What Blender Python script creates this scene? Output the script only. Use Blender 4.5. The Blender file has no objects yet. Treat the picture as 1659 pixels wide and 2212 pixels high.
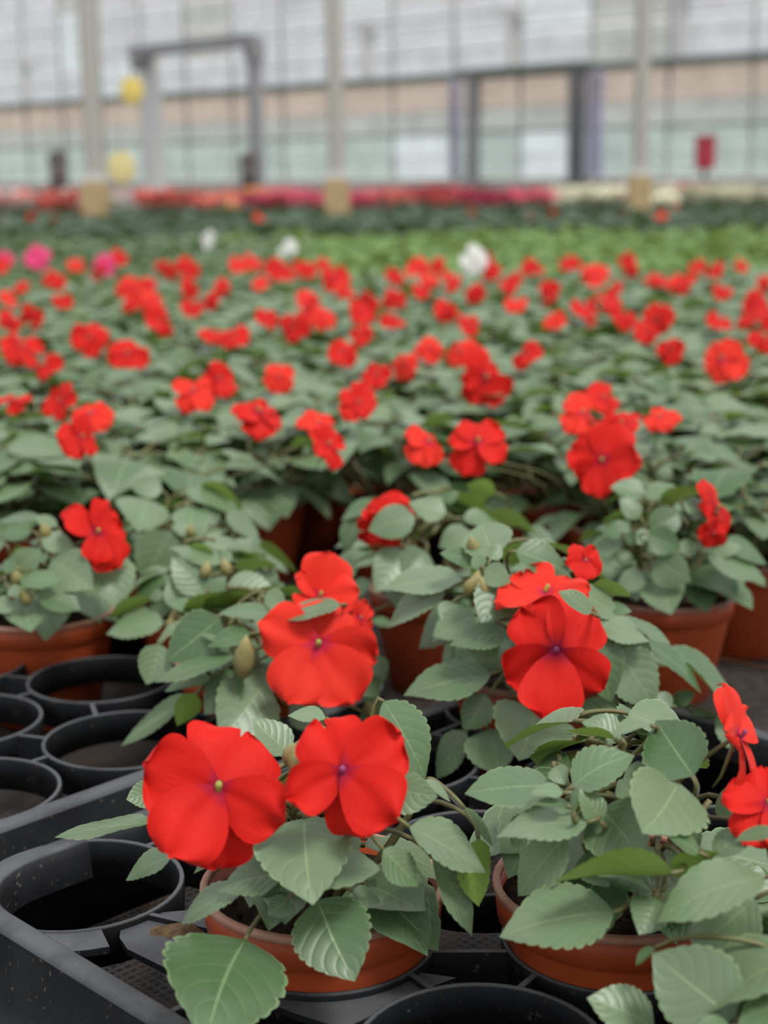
import bpy, math, random
import numpy as np
from mathutils import Vector, Matrix

# ------------------------------------------------------------------ camera
F, CX, CY = 3323.0, 829.5, 1106.0
CAM_H, HORIZON, ROLL = 0.385, 377.0, 0.6
_p = math.atan((CY - HORIZON) / F)
FW = Vector((0, math.cos(_p), -math.sin(_p)))
_up = Vector((0, math.sin(_p), math.cos(_p)))
_r = math.radians(ROLL)
RT = Vector((1, 0, 0)) * math.cos(_r) - _up * math.sin(_r)
UP = _up * math.cos(_r) + Vector((1, 0, 0)) * math.sin(_r)
EYE = Vector((0, 0, CAM_H))

scene = bpy.context.scene
COL = scene.collection
cam_d = bpy.data.cameras.new('camera')
cam = bpy.data.objects.new('camera', cam_d)
COL.objects.link(cam)
cam.matrix_world = Matrix(((RT.x, UP.x, -FW.x, EYE.x), (RT.y, UP.y, -FW.y, EYE.y), (RT.z, UP.z, -FW.z, EYE.z), (0, 0, 0, 1)))
cam_d.sensor_fit = 'VERTICAL'
cam_d.sensor_height = 36.0
cam_d.lens = F / 2212.0 * 36.0
cam_d.clip_start = 0.01
cam_d.clip_end = 300
cam_d.dof.use_dof = True
cam_d.dof.focus_distance = 0.68
cam_d.dof.aperture_fstop = 8.0
scene.camera = cam

# ------------------------------------------------------------------ light
world = bpy.data.worlds.new('overcast_sky')
scene.world = world
world.use_nodes = True
bg = world.node_tree.nodes['Background']
bg.inputs['Color'].default_value = (0.985, 0.99, 1.0, 1)
bg.inputs['Strength'].default_value = 0.98
sun_d = bpy.data.lights.new('sun', 'SUN')
sun_d.energy = 2.6
sun_d.angle = math.radians(16)
sun_d.color = (1.0, 0.97, 0.92)
sun = bpy.data.objects.new('sun', sun_d)
COL.objects.link(sun)
sun.rotation_euler = Vector((-0.30, 0.42, -0.86)).to_track_quat('-Z', 'Y').to_euler()
sun.location = (2, -3, 6)

vs = scene.view_settings
vs.view_transform = 'Standard'
vs.look = 'None'
vs.gamma = 1.0
vs.use_curve_mapping = False
vs.exposure = 0.0
scene.cycles.max_bounces = 7
scene.cycles.diffuse_bounces = 2
scene.cycles.glossy_bounces = 2
scene.cycles.transmission_bounces = 4
scene.cycles.transparent_max_bounces = 4

# ------------------------------------------------------------------ helpers
rng = random.Random(7)


def unproj(px, py, Z):
    """point seen at photo pixel (px, py) at depth Z along the lens axis"""
    return EYE + (FW + RT * ((px - CX) / F) - UP * ((py - CY) / F)) * Z


def depth_at(px, py, z):
    d = FW + RT * ((px - CX) / F) - UP * ((py - CY) / F)
    return (z - EYE.z) / d.z if d.z < -1e-6 else 1e9


def on_plane(px, py, z):
    return unproj(px, py, depth_at(px, py, z))


def link(name, me, mat=None, parent=None, mw=None):
    o = bpy.data.objects.new(name, me)
    COL.objects.link(o)
    if mat is not None and me is not None and not me.materials:
        me.materials.append(mat)
    if parent is not None:
        o.parent = parent
    if mw is not None:
        o.matrix_local = mw
    return o


def tag(o, label=None, cat=None, group=None, kind=None):
    if label: o['label'] = label
    if cat: o['category'] = cat
    if group: o['group'] = group
    if kind: o['kind'] = kind
    return o


def empty(name, loc):
    o = bpy.data.objects.new(name, None)
    COL.objects.link(o)
    o.location = loc
    o.empty_display_size = 0.05
    return o


class MB:
    """collects verts / faces / uv / material index and makes one mesh"""
    def __init__(s):
        s.v, s.f, s.uv, s.mi = [], [], [], []

    def add(s, v, f, uv=None, mi=0):
        n = len(s.v)
        s.v += [tuple(p) for p in v]
        for q in f:
            s.f.append([i + n for i in q])
            s.uv.append([uv[i] for i in q] if uv is not None else [(0, 0)] * len(q))
            s.mi.append(mi)
        return s

    def box(s, c, d, rz=0.0, mi=0):
        cx, cy, cz = c
        hx, hy, hz = d[0] / 2, d[1] / 2, d[2] / 2
        co, si = math.cos(rz), math.sin(rz)
        v = []
        for x, y, z in ((-1, -1, -1), (1, -1, -1), (1, 1, -1), (-1, 1, -1), (-1, -1, 1), (1, -1, 1), (1, 1, 1), (-1, 1, 1)):
            a, b = x * hx, y * hy
            v.append((cx + a * co - b * si, cy + a * si + b * co, cz + z * hz))
        return s.add(v, [(0, 3, 2, 1), (4, 5, 6, 7), (0, 1, 5, 4), (1, 2, 6, 5), (2, 3, 7, 6), (3, 0, 4, 7)], None, mi)

    def tube(s, pts, rad, n=6, uvv=(0.0, 0.0), mi=0, cap=True):
        pts = [Vector(p) for p in pts]
        if not isinstance(rad, (list, tuple)):
            rad = [rad] * len(pts)
        v, f = [], []
        up = Vector((0.31, 0.17, 0.93)).normalized()
        for i, p in enumerate(pts):
            d = (pts[min(i + 1, len(pts) - 1)] - pts[max(i - 1, 0)])
            d = d.normalized() if d.length > 1e-9 else Vector((0, 0, 1))
            a = d.cross(up)
            a = a.normalized() if a.length > 1e-4 else Vector((1, 0, 0))
            b = a.cross(d)
            for k in range(n):
                t = 2 * math.pi * k / n
                v.append(p + (a * math.cos(t) + b * math.sin(t)) * rad[i])
        for i in range(len(pts) - 1):
            for k in range(n):
                f.append((i * n + k, i * n + (k + 1) % n, (i + 1) * n + (k + 1) % n, (i + 1) * n + k))
        if cap:
            f.append(tuple(range(n - 1, -1, -1)))
            f.append(tuple(range((len(pts) - 1) * n, len(pts) * n)))
        return s.add(v, f, [uvv] * len(v), mi)

    def lathe(s, prof, n=40, c=(0, 0, 0), mi=0, close=False):
        v, f = [], []
        for r, z in prof:
            for k in range(n):
                t = 2 * math.pi * k / n
                v.append((c[0] + r * math.cos(t), c[1] + r * math.sin(t), c[2] + z))
        m = len(prof)
        for i in range(m if close else m - 1):
            j = (i + 1) % m
            for k in range(n):
                f.append((i * n + k, i * n + (k + 1) % n, j * n + (k + 1) % n, j * n + k))
        return s.add(v, f, None, mi)

    def blob(s, c, r, seed=0, nu=8, nv=5, mi=0, uvv=(0, 0)):
        rr = random.Random(seed)
        v, f = [], []
        for i in range(nv + 1):
            ph = math.pi * i / nv
            for k in range(nu):
                t = 2 * math.pi * k / nu
                w = 1 + rr.uniform(-.12, .12)
                v.append((c[0] + r[0] * w * math.sin(ph) * math.cos(t), c[1] + r[1] * w * math.sin(ph) * math.sin(t), c[2] + r[2] * math.cos(ph)))
        for i in range(nv):
            for k in range(nu):
                f.append((i * nu + k, (i + 1) * nu + k, (i + 1) * nu + (k + 1) % nu, i * nu + (k + 1) % nu))
        return s.add(v, f, [uvv] * len(v), mi)

    def mesh(s, name, mats=(), smooth=True):
        me = bpy.data.meshes.new(name)
        me.from_pydata(s.v, [], s.f)
        ul = me.uv_layers.new(name='UVMap')
        ul.data.foreach_set('uv', np.array([c for fc in s.uv for p in fc for c in p], dtype=np.float32))
        me.polygons.foreach_set('material_index', np.array(s.mi, dtype=np.int32))
        me.polygons.foreach_set('use_smooth', np.full(len(s.f), smooth))
        for m in mats:
            me.materials.append(m)
        me.update()
        return me


# ------------------------------------------------------------------ materials
class NT:
    def __init__(s, name):
        s.m = bpy.data.materials.new(name)
        s.m.use_nodes = True
        s.t = s.m.node_tree
        s.b = s.t.nodes['Principled BSDF']
        s.out = s.t.nodes['Material Output']

    def n(s, typ, **kw):
        nd = s.t.nodes.new(typ)
        for k, v in kw.items():
            setattr(nd, k, v)
        return nd

    def l(s, a, b):
        s.t.links.new(a, b)

    def math(s, op, a, b=None, c=None, clamp=False):
        nd = s.n('ShaderNodeMath', operation=op, use_clamp=clamp)
        for i, x in enumerate((a, b, c)):
            if x is None: continue
            if isinstance(x, (int, float)): nd.inputs[i].default_value = x
            else: s.l(x, nd.inputs[i])
        return nd.outputs[0]

    def mix(s, fac, a, b):
        nd = s.n('ShaderNodeMix', data_type='RGBA')
        for sock, x in ((nd.inputs[0], fac), (nd.inputs[6], a), (nd.inputs[7], b)):
            if isinstance(x, (int, float)): sock.default_value = x
            elif isinstance(x, tuple): sock.default_value = (*x, 1)
            else: s.l(x, sock)
        return nd.outputs[2]

    def noise(s, scale, detail=3.0, coord='Object', rough=0.55, vec=None):
        nd = s.n('ShaderNodeTexNoise')
        nd.inputs['Scale'].default_value = scale
        nd.inputs['Detail'].default_value = detail
        nd.inputs['Roughness'].default_value = rough
        if vec is None:
            tc = s.n('ShaderNodeTexCoord')
            s.l(tc.outputs[coord], nd.inputs['Vector'])
        else:
            s.l(vec, nd.inputs['Vector'])
        return nd.outputs['Fac']

    def ramp(s, fac, lo, hi):
        nd = s.n('ShaderNodeMapRange', clamp=True)
        s.l(fac, nd.inputs[0])
        nd.inputs[1].default_value = lo
        nd.inputs[2].default_value = hi
        return nd.outputs[0]

    def bump(s, h, strength, dist=0.001):
        nd = s.n('ShaderNodeBump')
        nd.inputs['Strength'].default_value = strength
        nd.inputs['Distance'].default_value = dist
        s.l(h, nd.inputs['Height'])
        s.l(nd.outputs[0], s.b.inputs['Normal'])
        return nd

    def set(s, **kw):
        for k, v in kw.items():
            sock = s.b.inputs[k]
            if isinstance(v, tuple): sock.default_value = (*v, 1)
            elif isinstance(v, (int, float)): sock.default_value = v
            else: s.l(v, sock)
        return s


def plain(name, c1, c2=None, rough=0.6, scale=40.0, spec=0.4, bump=0.0, bscale=None, bdist=.001):
    m = NT(name)
    if c2 is None:
        c2 = tuple(x * 0.8 for x in c1)
    f = m.noise(scale, 4)
    m.set(**{'Base Color': m.mix(m.ramp(f, .3, .7), c1, c2), 'Roughness': rough, 'Specular IOR Level': spec})
    if bump:
        m.bump(m.noise(bscale or scale * 3, 4), bump, bdist)
    return m.m


def leaf_material(name, top, dark, under, vein, trans=0.22, rough=0.46):
    m = NT(name)
    tc = m.n('ShaderNodeTexCoord')
    sx = m.n('ShaderNodeSeparateXYZ')
    m.l(tc.outputs['UV'], sx.inputs[0])
    u, v = sx.outputs[0], sx.outputs[1]
    av = m.math('ABSOLUTE', v)
    # lateral veins sweep from the midrib towards the tip
    q = m.math('SUBTRACT', u, m.math('MULTIPLY', m.math('POWER', av, 1.35), 0.34))
    fr = m.math('FRACT', m.math('MULTIPLY', q, 6.0))
    tri = m.math('ABSOLUTE', m.math('SUBTRACT', fr, 0.5))           # 0.5 on a vein
    lat = m.ramp(tri, 0.462, 0.494)
    lat = m.math('MULTIPLY', lat, m.math('SUBTRACT', 1.0, m.math('POWER', av, 3.0)))
    mid = m.math('SUBTRACT', 1.0, m.ramp(av, 0.008, 0.042))
    veins = m.math('MAXIMUM', mid, m.math('MULTIPLY', lat, 0.40), clamp=True)
    edge = m.ramp(av, 0.93, 1.0)
    oi = m.n('ShaderNodeObjectInfo')
    rnd = oi.outputs['Random']
    nz = m.noise(55, 3)
    base = m.mix(m.math('ADD', m.math('MULTIPLY', m.math('POWER', rnd, 1.3), 0.85), m.math('MULTIPLY', m.ramp(nz, .3, .75), 0.22), clamp=True), top, dark)
    colr = m.mix(m.math('MULTIPLY', veins, 0.5), base, vein)
    colr = m.mix(m.math('MULTIPLY', edge, 0.55), colr, vein)
    geo = m.n('ShaderNodeNewGeometry')
    ucol = m.mix(m.math('MULTIPLY', veins, 0.5), under, tuple(x * 1.35 for x in under))
    colr = m.mix(geo.outputs['Backfacing'], colr, ucol)
    m.set(**{'Base Color': colr, 'Roughness': rough, 'Specular IOR Level': 0.7})
    quilt = m.math('MULTIPLY', m.math('SUBTRACT', 0.5, m.math('ABSOLUTE', m.math('SUBTRACT', fr, 0.5))), 1.0)
    h = m.math('ADD', m.math('MULTIPLY', m.math('POWER', m.math('MULTIPLY', tri, 2.0), 3.0), -0.9), m.math('MULTIPLY', m.noise(420, 2), 0.25))
    h = m.math('SUBTRACT', h, m.math('MULTIPLY', mid, 0.8))
    m.bump(h, 0.20, 0.0009)
    tr = m.n('ShaderNodeBsdfTranslucent')
    m.l(m.mix(0.5, colr, tuple(x * 1.5 for x in under)), tr.inputs['Color'])
    mx = m.n('ShaderNodeMixShader')
    mx.inputs[0].default_value = trans
    m.l(m.b.outputs[0], mx.inputs[1])
    m.l(tr.outputs[0], mx.inputs[2])
    m.l(mx.outputs[0], m.out.inputs['Surface'])
    return m.m


def petal_material(name, c1, c2, throat, trans=0.25):
    m = NT(name)
    tc = m.n('ShaderNodeTexCoord')
    sx = m.n('ShaderNodeSeparateXYZ')
    m.l(tc.outputs['UV'], sx.inputs[0])
    u, v = sx.outputs[0], sx.outputs[1]
    oi = m.n('ShaderNodeObjectInfo')
    mp = m.n('ShaderNodeCombineXYZ')
    m.l(m.math('MULTIPLY', v, 26.0), mp.inputs[0])
    m.l(m.math('MULTIPLY', u, 2.5), mp.inputs[1])
    m.l(m.math('MULTIPLY', oi.outputs['Random'], 30.0), mp.inputs[2])
    st = m.noise(1.0, 3, vec=mp.outputs[0])
    c = m.mix(m.math('MULTIPLY', m.ramp(st, .3, .75), 0.5), c1, c2)
    deep = m.math('SUBTRACT', 1.0, m.ramp(u, 0.10, 0.62))
    c = m.mix(m.math('MULTIPLY', deep, 0.55), c, c2)
    eye = m.math('SUBTRACT', 1.0, m.ramp(u, 0.02, 0.19))
    c = m.mix(m.math('MULTIPLY', eye, 0.85), c, throat)
    m.set(**{'Base Color': c, 'Roughness': 0.62, 'Specular IOR Level': 0.18, 'Sheen Weight': 0.05})
    m.bump(st, 0.30, 0.0007)
    tr = m.n('ShaderNodeBsdfTranslucent')
    m.l(c, tr.inputs['Color'])
    mx = m.n('ShaderNodeMixShader')
    mx.inputs[0].default_value = trans
    m.l(m.b.outputs[0], mx.inputs[1])
    m.l(tr.outputs[0], mx.inputs[2])
    m.l(mx.outputs[0], m.out.inputs['Surface'])
    return m.m


def plastic_tray():
    m = NT('black_tray_plastic')
    f = m.noise(30, 5)
    g = m.noise(260, 2)
    geo = m.n('ShaderNodeNewGeometry')
    sx = m.n('ShaderNodeSeparateXYZ')
    m.l(geo.outputs['Normal'], sx.inputs[0])
    dust = m.math('MULTIPLY', m.ramp(sx.outputs[2], 0.4, 0.95), m.ramp(f, .10, .50))   # dust settles on level faces
    c = m.mix(m.ramp(f, .35, .75), (.007, .008, .010), (.016, .018, .020))
    c = m.mix(m.math('MULTIPLY', dust, .62), c, (.135, .142, .155))
    c = m.mix(m.math('MULTIPLY', m.ramp(g, .66, .74), .5), c, (.16, .13, .10))
    m.set(**{'Base Color': c, 'Roughness': .60, 'Specular IOR Level': .22})
    m.bump(f, .12, .001)
    return m.m


def pot_plastic():
    m = NT('terracotta_plastic')
    f = m.noise(22, 4)
    g = m.noise(190, 2)
    c = m.mix(m.ramp(f, .3, .75), (.40, .066, .017), (.28, .046, .014))
    c = m.mix(m.math('MULTIPLY', m.ramp(g, .70, .76), .6), c, (.07, .04, .03))
    m.set(**{'Base Color': c, 'Roughness': .48, 'Specular IOR Level': .35})
    return m.m


def soil_material(name='peat_soil'):
    m = NT(name)
    f = m.noise(140, 6)
    g = m.noise(500, 3)
    c = m.mix(m.ramp(f, .35, .7), (.014, .009, .006), (.050, .032, .022))
    c = m.mix(m.math('MULTIPLY', m.ramp(g, .68, .76), .7), c, (.16, .11, .075))
    m.set(**{'Base Color': c, 'Roughness': .95, 'Specular IOR Level': .1})
    m.bump(m.math('ADD', f, g), 1.0, .003)
    return m.m


def fabric_material():
    m = NT('woven_ground_fabric')
    tc = m.n('ShaderNodeTexCoord')
    sx = m.n('ShaderNodeSeparateXYZ')
    m.l(tc.outputs['Object'], sx.inputs[0])
    wx = m.math('SINE', m.math('MULTIPLY', sx.outputs[0], 1400.0))
    wy = m.math('SINE', m.math('MULTIPLY', sx.outputs[1], 1400.0))
    weave = m.math('MULTIPLY', wx, wy)
    f = m.noise(9, 5)
    g = m.noise(120, 4)
    c = m.mix(m.ramp(weave, -.6, .6), (.016, .015, .016), (.030, .028, .028))
    dirt = m.math('MULTIPLY', m.ramp(f, .36, .62), m.ramp(g, .35, .65))
    c = m.mix(m.math('MULTIPLY', dirt, .85), c, (.085, .062, .047))
    m.set(**{'Base Color': c, 'Roughness': .85, 'Specular IOR Level': .25})
    m.bump(m.math('ADD', m.math('MULTIPLY', weave, .3), g), .5, .002)
    return m.m


def pane_material(name, c, clear=.80, rough=.4, trans=.35):
    """hazy glass or sheet: part of the sky behind shows through"""
    m = NT(name)
    f = m.noise(1.7, 4)
    cc = m.mix(m.ramp(f, .3, .7), c, tuple(x * .86 for x in c))
    m.set(**{'Base Color': cc, 'Roughness': rough, 'Specular IOR Level': .3})
    tr = m.n('ShaderNodeBsdfTranslucent')
    m.l(cc, tr.inputs['Color'])
    mx = m.n('ShaderNodeMixShader')
    mx.inputs[0].default_value = trans
    m.l(m.b.outputs[0], mx.inputs[1])
    m.l(tr.outputs[0], mx.inputs[2])
    tp = m.n('ShaderNodeBsdfTransparent')
    m.l(cc, tp.inputs['Color'])
    m2 = m.n('ShaderNodeMixShader')
    m2.inputs[0].default_value = clear
    m.l(mx.outputs[0], m2.inputs[1])
    m.l(tp.outputs[0], m2.inputs[2])
    m.l(m2.outputs[0], m.out.inputs['Surface'])
    return m.m


M_LEAF = leaf_material('impatiens_leaf', (.168, .248, .138), (.048, .112, .036), (.250, .390, .075), (.285, .400, .195), .13, .41)
M_RED = petal_material('red_petal', (.66, .013, .007), (.48, .005, .004), (.24, .004, .045), .12)
M_RED_LIT = petal_material('overlit_red_petal', (.80, .036, .020), (.68, .020, .012), (.40, .008, .080), .16)  # the red petal again, with overexposed light put into its colour
M_WHITE = petal_material('white_petal', (.80, .80, .78), (.70, .70, .68), (.6, .6, .5))
M_PINK = petal_material('pink_petal', (.80, .07, .22), (.70, .05, .17), (.5, .02, .15))
M_EYE = plain('purple_throat', (.28, .010, .075), (.20, .006, .05), .5, 300)
M_ANTHER = plain('green_yellow_anther', (.36, .33, .06), (.24, .25, .06), .5, 300)
M_ANTHER_P = plain('purple_anther', (.30, .05, .14), (.2, .03, .10), .5, 300)
M_STEM = plain('green_stem', (.15, .17, .065), (.13, .105, .045), .45, 60)
M_BUD = plain('bud_skin', (.30, .25, .10), (.20, .20, .07), .5, 120)
M_TRAY = plastic_tray()
M_POT = pot_plastic()
M_RIM = plain('worn_pot_rim', (.47, .27, .20), (.33, .14, .085), .55, 60)
M_SOIL = soil_material()
M_FABRIC = fabric_material()

# ------------------------------------------------------------------ ground
mb = MB()
mb.add([(-22, -1.2, 0), (22, -1.2, 0), (22, 62, 0), (-22, 62, 0)], [(0, 1, 2, 3)], [(0, 0)] * 4)
floor = link('floor', mb.mesh('floor'), M_FABRIC)
tag(floor, 'dark woven ground fabric dusted with brown soil', None, None, 'structure')
M_STRIPE = plain('ochre_thread', (.20, .085, .03), (.10, .05, .025), .8, 90)
for a, b in (((1500, 1408), (1780, 1470)), ((640, 1105), (900, 1140))):
    A, B = on_plane(*a, 0.0015), on_plane(*b, 0.0015)
    d = (B - A).normalized()
    mb = MB().box(((A.x + B.x) / 2, (A.y + B.y) / 2, 0.0010), ((B - A).length + .3, .0035, .0014), math.atan2(d.y, d.x))
    link('marker_thread', mb.mesh('marker_thread', smooth=False), M_STRIPE, floor)


# ------------------------------------------------------------------ greenhouse behind
def wall_pt(s, h=0.0, off=0.0):
    """s in metres along the end wall from its far left corner, off towards the camera"""
    return WA + WD * s + WN * off + Vector((0, 0, h))


WA = Vector((-.2496 * 47.5, 47.5, 0))
WB = Vector((.2496 * 29.0, 29.0, 0))
WD = (WB - WA).normalized()
WN = Vector((WD.y, -WD.x, 0))
if WN.y > 0: WN = -WN
WLEN = (WB - WA).length
WRZ = math.atan2(WD.y, WD.x)
M_PWHITE = pane_material('white_roof_pane', (.90, .905, .92))
M_PMINT = pane_material('pale_mint_pane', (.80, .865, .83))
M_PGREY = pane_material('grey_pane', (.80, .81, .78))
M_BEIGE = pane_material('beige_rolled_screen', (.90, .82, .74), .70, .8)
M_PBRIGHT = pane_material('bright_pane', (.93, .97, .97), .85)
M_STEELG = plain('green_grey_steel', (.15, .18, .165), (.12, .145, .13), .5, 3)
M_STEEL = plain('galvanised_steel', (.64, .65, .64), (.58, .59, .58), .5, 3)
M_STEELD = plain('dark_grey_steel', (.15, .155, .165), (.12, .125, .13), .5, 3)
M_STEELM = plain('mid_grey_steel', (.27, .275, .285), (.23, .235, .245), .5, 3)
M_CURTAIN = pane_material('lavender_white_curtain', (.86, .85, .95), .55, .7)
M_CONC = plain('tan_footing', (.46, .35, .19), (.38, .28, .15), .8, 12)
M_POST = plain('putty_grey_paint', (.45, .44, .40), (.40, .39, .355), .6, 4)


def s_at(px):
    """distance along the wall at which image column px meets it"""
    k = (px - CX) / F
    # (WA.x + WD.x s) = k (WA.y + WD.y s)
    return (k * WA.y - WA.x) / (WD.x - k * WD.y)


wall = empty('wall_back', wall_pt(0))
tag(wall, 'pale glazed greenhouse end wall with green steel beam', None, None, 'structure')


def wchild(name, mb, mat, parent=wall):
    o = link(name, mb.mesh(name, smooth=False), mat, parent)
    o.matrix_parent_inverse = Matrix.Translation(-Vector(parent.location))
    return o


S0, S1 = -5.0, WLEN + 5.0
NB = 20
bw = (S1 - S0) / NB
sd1, sd2 = s_at(1035), s_at(1262)                     # door opening
rows = [('lower_pane', .30, 1.22, None), ('middle_pane', 1.27, 1.72, M_PGREY), ('rolled_screen', 1.74, 2.34, M_BEIGE)]
for b in range(NB):
    a0, a1 = S0 + b * bw + .03, S0 + (b + 1) * bw - .03
    for nm, h0, h1, mt in rows:
        lo, hi = a0, a1
        c = (lo + hi) / 2
        if nm == 'lower_pane':
            mt = M_PBRIGHT if (s_at(880) < c < s_at(1000) or s_at(1080) < c < s_at(1250) or s_at(1400) < c < s_at(1440)) else M_PMINT
        p = wall_pt(c, (h0 + h1) / 2, .03 if nm == 'rolled_screen' else 0)
        wchild(nm if nm != 'lower_pane' else 'pane', MB().box(p, (hi - lo, .05 if nm != 'rolled_screen' else .12, h1 - h0), WRZ), mt)
    r2 = random.Random(b)
    hh = 2.50
    for k in range(6):
        h1 = hh + .74
        p = wall_pt((a0 + a1) / 2, (hh + h1) / 2, 0)
        wchild('pane', MB().box(p, (a1 - a0, .05, h1 - hh - .05), WRZ), M_PWHITE if r2.random() < .7 else M_PGREY if r2.random() < .25 else M_PBRIGHT)
        hh = h1
    wchild('mullion', MB().box(wall_pt(S0 + b * bw, 3.5, .04), (.045, .10, 7.0), WRZ), M_STEEL)
wchild('beam', MB().box(wall_pt((S0 + S1) / 2, 2.42, .12), (S1 - S0, .22, .16), WRZ), M_STEELG)
wchild('plinth', MB().box(wall_pt((S0 + S1) / 2, .14, .05), (S1 - S0, .2, .28), WRZ), M_POST)
for h, t, mt in ((1.245, .05, M_STEELG), (1.73, .035, M_STEEL), (3.30, .05, M_STEEL), (4.04, .07, M_STEEL), (4.78, .05, M_STEEL), (5.52, .06, M_STEEL), (6.26, .05, M_STEEL), (.75, .03, M_STEEL), (3.67, .03, M_STEEL), (2.95, .025, M_STEEL), (4.4, .03, M_STEEL)):
    wchild('glazing_bar', MB().box(wall_pt((S0 + S1) / 2, h, .06), (S1 - S0, .09, t), WRZ), mt)
for px in (105, 820, 1120, 1468):                     # hanging brackets on the upper wall
    s = s_at(px)
    m2 = MB().box(wall_pt(s, 3.05, .22), (.22, .16, 1.0), WRZ)
    m2.box(wall_pt(s, 3.62, .22), (.62, .2, .22), WRZ)
    wchild('bracket', m2, M_STEEL)

# doorway in the end wall: dark posts, lintel, plastic curtains drawn aside
door = empty('door_1', wall_pt((sd1 + sd2) / 2, 0, .3))
tag(door, 'wide doorway with dark posts and pale drawn-back curtains', None, None, 'structure')
wchild('door_post', MB().box(wall_pt(s_at(1046), 1.22, .35), (.24, .22, 2.44), WRZ), M_STEELM, door)
wchild('door_post', MB().box(wall_pt(s_at(1264), 1.22, .35), (.28, .22, 2.44), WRZ), M_STEELD, door)
wchild('lintel', MB().box(wall_pt((sd1 + sd2) / 2, 2.46, .35), (sd2 - sd1 + .5, .22, .14), WRZ), M_STEELG, door)
for px, w in ((1018, .26), (1312, .42)):
    mbc = MB()
    n, v, f = 14, [], []
    for i in range(n + 1):
        a = -w / 2 + w * i / n
        o_ = .5 + .05 * math.sin(i * 2.1)
        v += [wall_pt(s_at(px) + a, .30, o_), wall_pt(s_at(px) + a * .9, 2.32, o_)]
    for i in range(n):
        f.append((2 * i, 2 * i + 2, 2 * i + 3, 2 * i + 1))
    mbc.add(v, f, [(0, 0)] * len(v))
    co = wchild('curtain', mbc, M_CURTAIN, door)
    so = co.modifiers.new('thickness', 'SOLIDIFY')
    so.thickness = .012

# roof posts standing in the crop, on tan footings
for px, by, Y, w, lab in ((208, 468, 10.0, .112, 'tall putty grey roof post with tan footing, left of the yellow traps'),
                          (728, 470, 10.0, .104, 'tall putty grey roof post with tan footing, middle of the three'),
                          (1381, 455, 10.0, .092, 'tall putty grey roof post with tan footing, beside the lavender curtain')):
    P = unproj(px, 420, Y)
    e = empty('roof_post', (P.x, P.y, 0))
    tag(e, lab, 'post', 'roof posts standing in the crop')
    m1 = MB().box((0, 0, .16), (w * 1.55, w * 1.55, .32))
    m1.box((0, 0, .34), (w * 1.3, w * 1.3, .05))
    link('footing', m1.mesh('footing', smooth=False), M_CONC, e)
    m2 = MB().box((0, 0, 1.9), (w, w * .5, 3.1))
    m2.box((0, 0, 1.9), (w * .55, w, 3.1))
    link('shaft', m2.mesh('shaft', smooth=False), M_POST, e)
    m3 = MB().box((0, 0, .38), (w * 1.5, w * 1.3, .03))
    link('base_plate', m3.mesh('base_plate', smooth=False), M_STEEL, e)

# grey portal frame in front of the wall
Yp = 26.0
pa, pb = unproj(325, 377, Yp), unproj(556, 377, Yp - 2.0)
e = empty('portal_frame', (pa.x, pa.y, 0))
tag(e, 'grey steel portal frame with dark crossbar behind the hanging yellow trap', 'frame')
rz = math.atan2(pb.y - pa.y, pb.x - pa.x)
ln = (pb - pa).length
o = link('upright', MB().box((0.08, 0, 1.22), (.30, .20, 2.44), rz).mesh('upright', smooth=False), M_STEEL, e)
d = pb - pa
link('upright', MB().box((d.x, d.y, 1.22), (.16, .18, 2.44), rz).mesh('upright', smooth=False), M_STEELM, e)
link('crossbar', MB().box((d.x / 2 - .1, d.y / 2, 2.42), (ln + .35, .22, .17), rz).mesh('crossbar', smooth=False), M_STEELM, e)
for k in (0, 1):
    link('corner_bracket', MB().box((d.x * k - .10 * (1 - k), d.y * k, 2.26), (.24, .24, .30), rz).mesh('corner_bracket', smooth=False), M_STEELM, e)

# yellow sticky traps on strings
M_YEL = plain('yellow_sticky_card', (.66, .52, .12), (.58, .46, .12), .4, 8)
M_YEL2 = plain('faded_yellow_card', (.62, .55, .25), (.56, .48, .22), .5, 8)
M_STRING = plain('white_string', (.6, .6, .58), None, .7, 8)
for px, py, Y, r, mt, lab in ((285, 195, 11.0, .082, M_YEL, 'bright yellow round sticky trap hanging beside the left roof post'),
                              (262, 362, 14.0, .125, M_YEL2, 'faded pale yellow trap hanging low behind the left roof post')):
    P = unproj(px, py, Y)
    e = empty('sticky_trap', P)
    tag(e, lab, 'trap', 'yellow insect traps')
    m1 = MB()
    n = 28
    for sgn in (1, -1):
        pass
    prof = [(.001, .008), (r * .9, .008), (r, .004), (r, -.004), (r * .9, -.008), (.001, -.008)]
    m1.lathe(prof, n)
    me = m1.mesh('card')
    o = link('card', me, mt, e)
    o.rotation_euler = (math.radians(84), 0, math.radians(12))
    o.scale = (1.0, 1.22, 1.0)
    link('string', MB().tube([(0, 0, r * 1.1), (0, 0, 2.6 - P.z + .6)], .004, 5).mesh('string'), M_STRING, e)
    link('clip', MB().box((0, 0, r * 1.2), (.02, .012, .03)).mesh('clip', smooth=False), M_STEELD, e)

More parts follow.
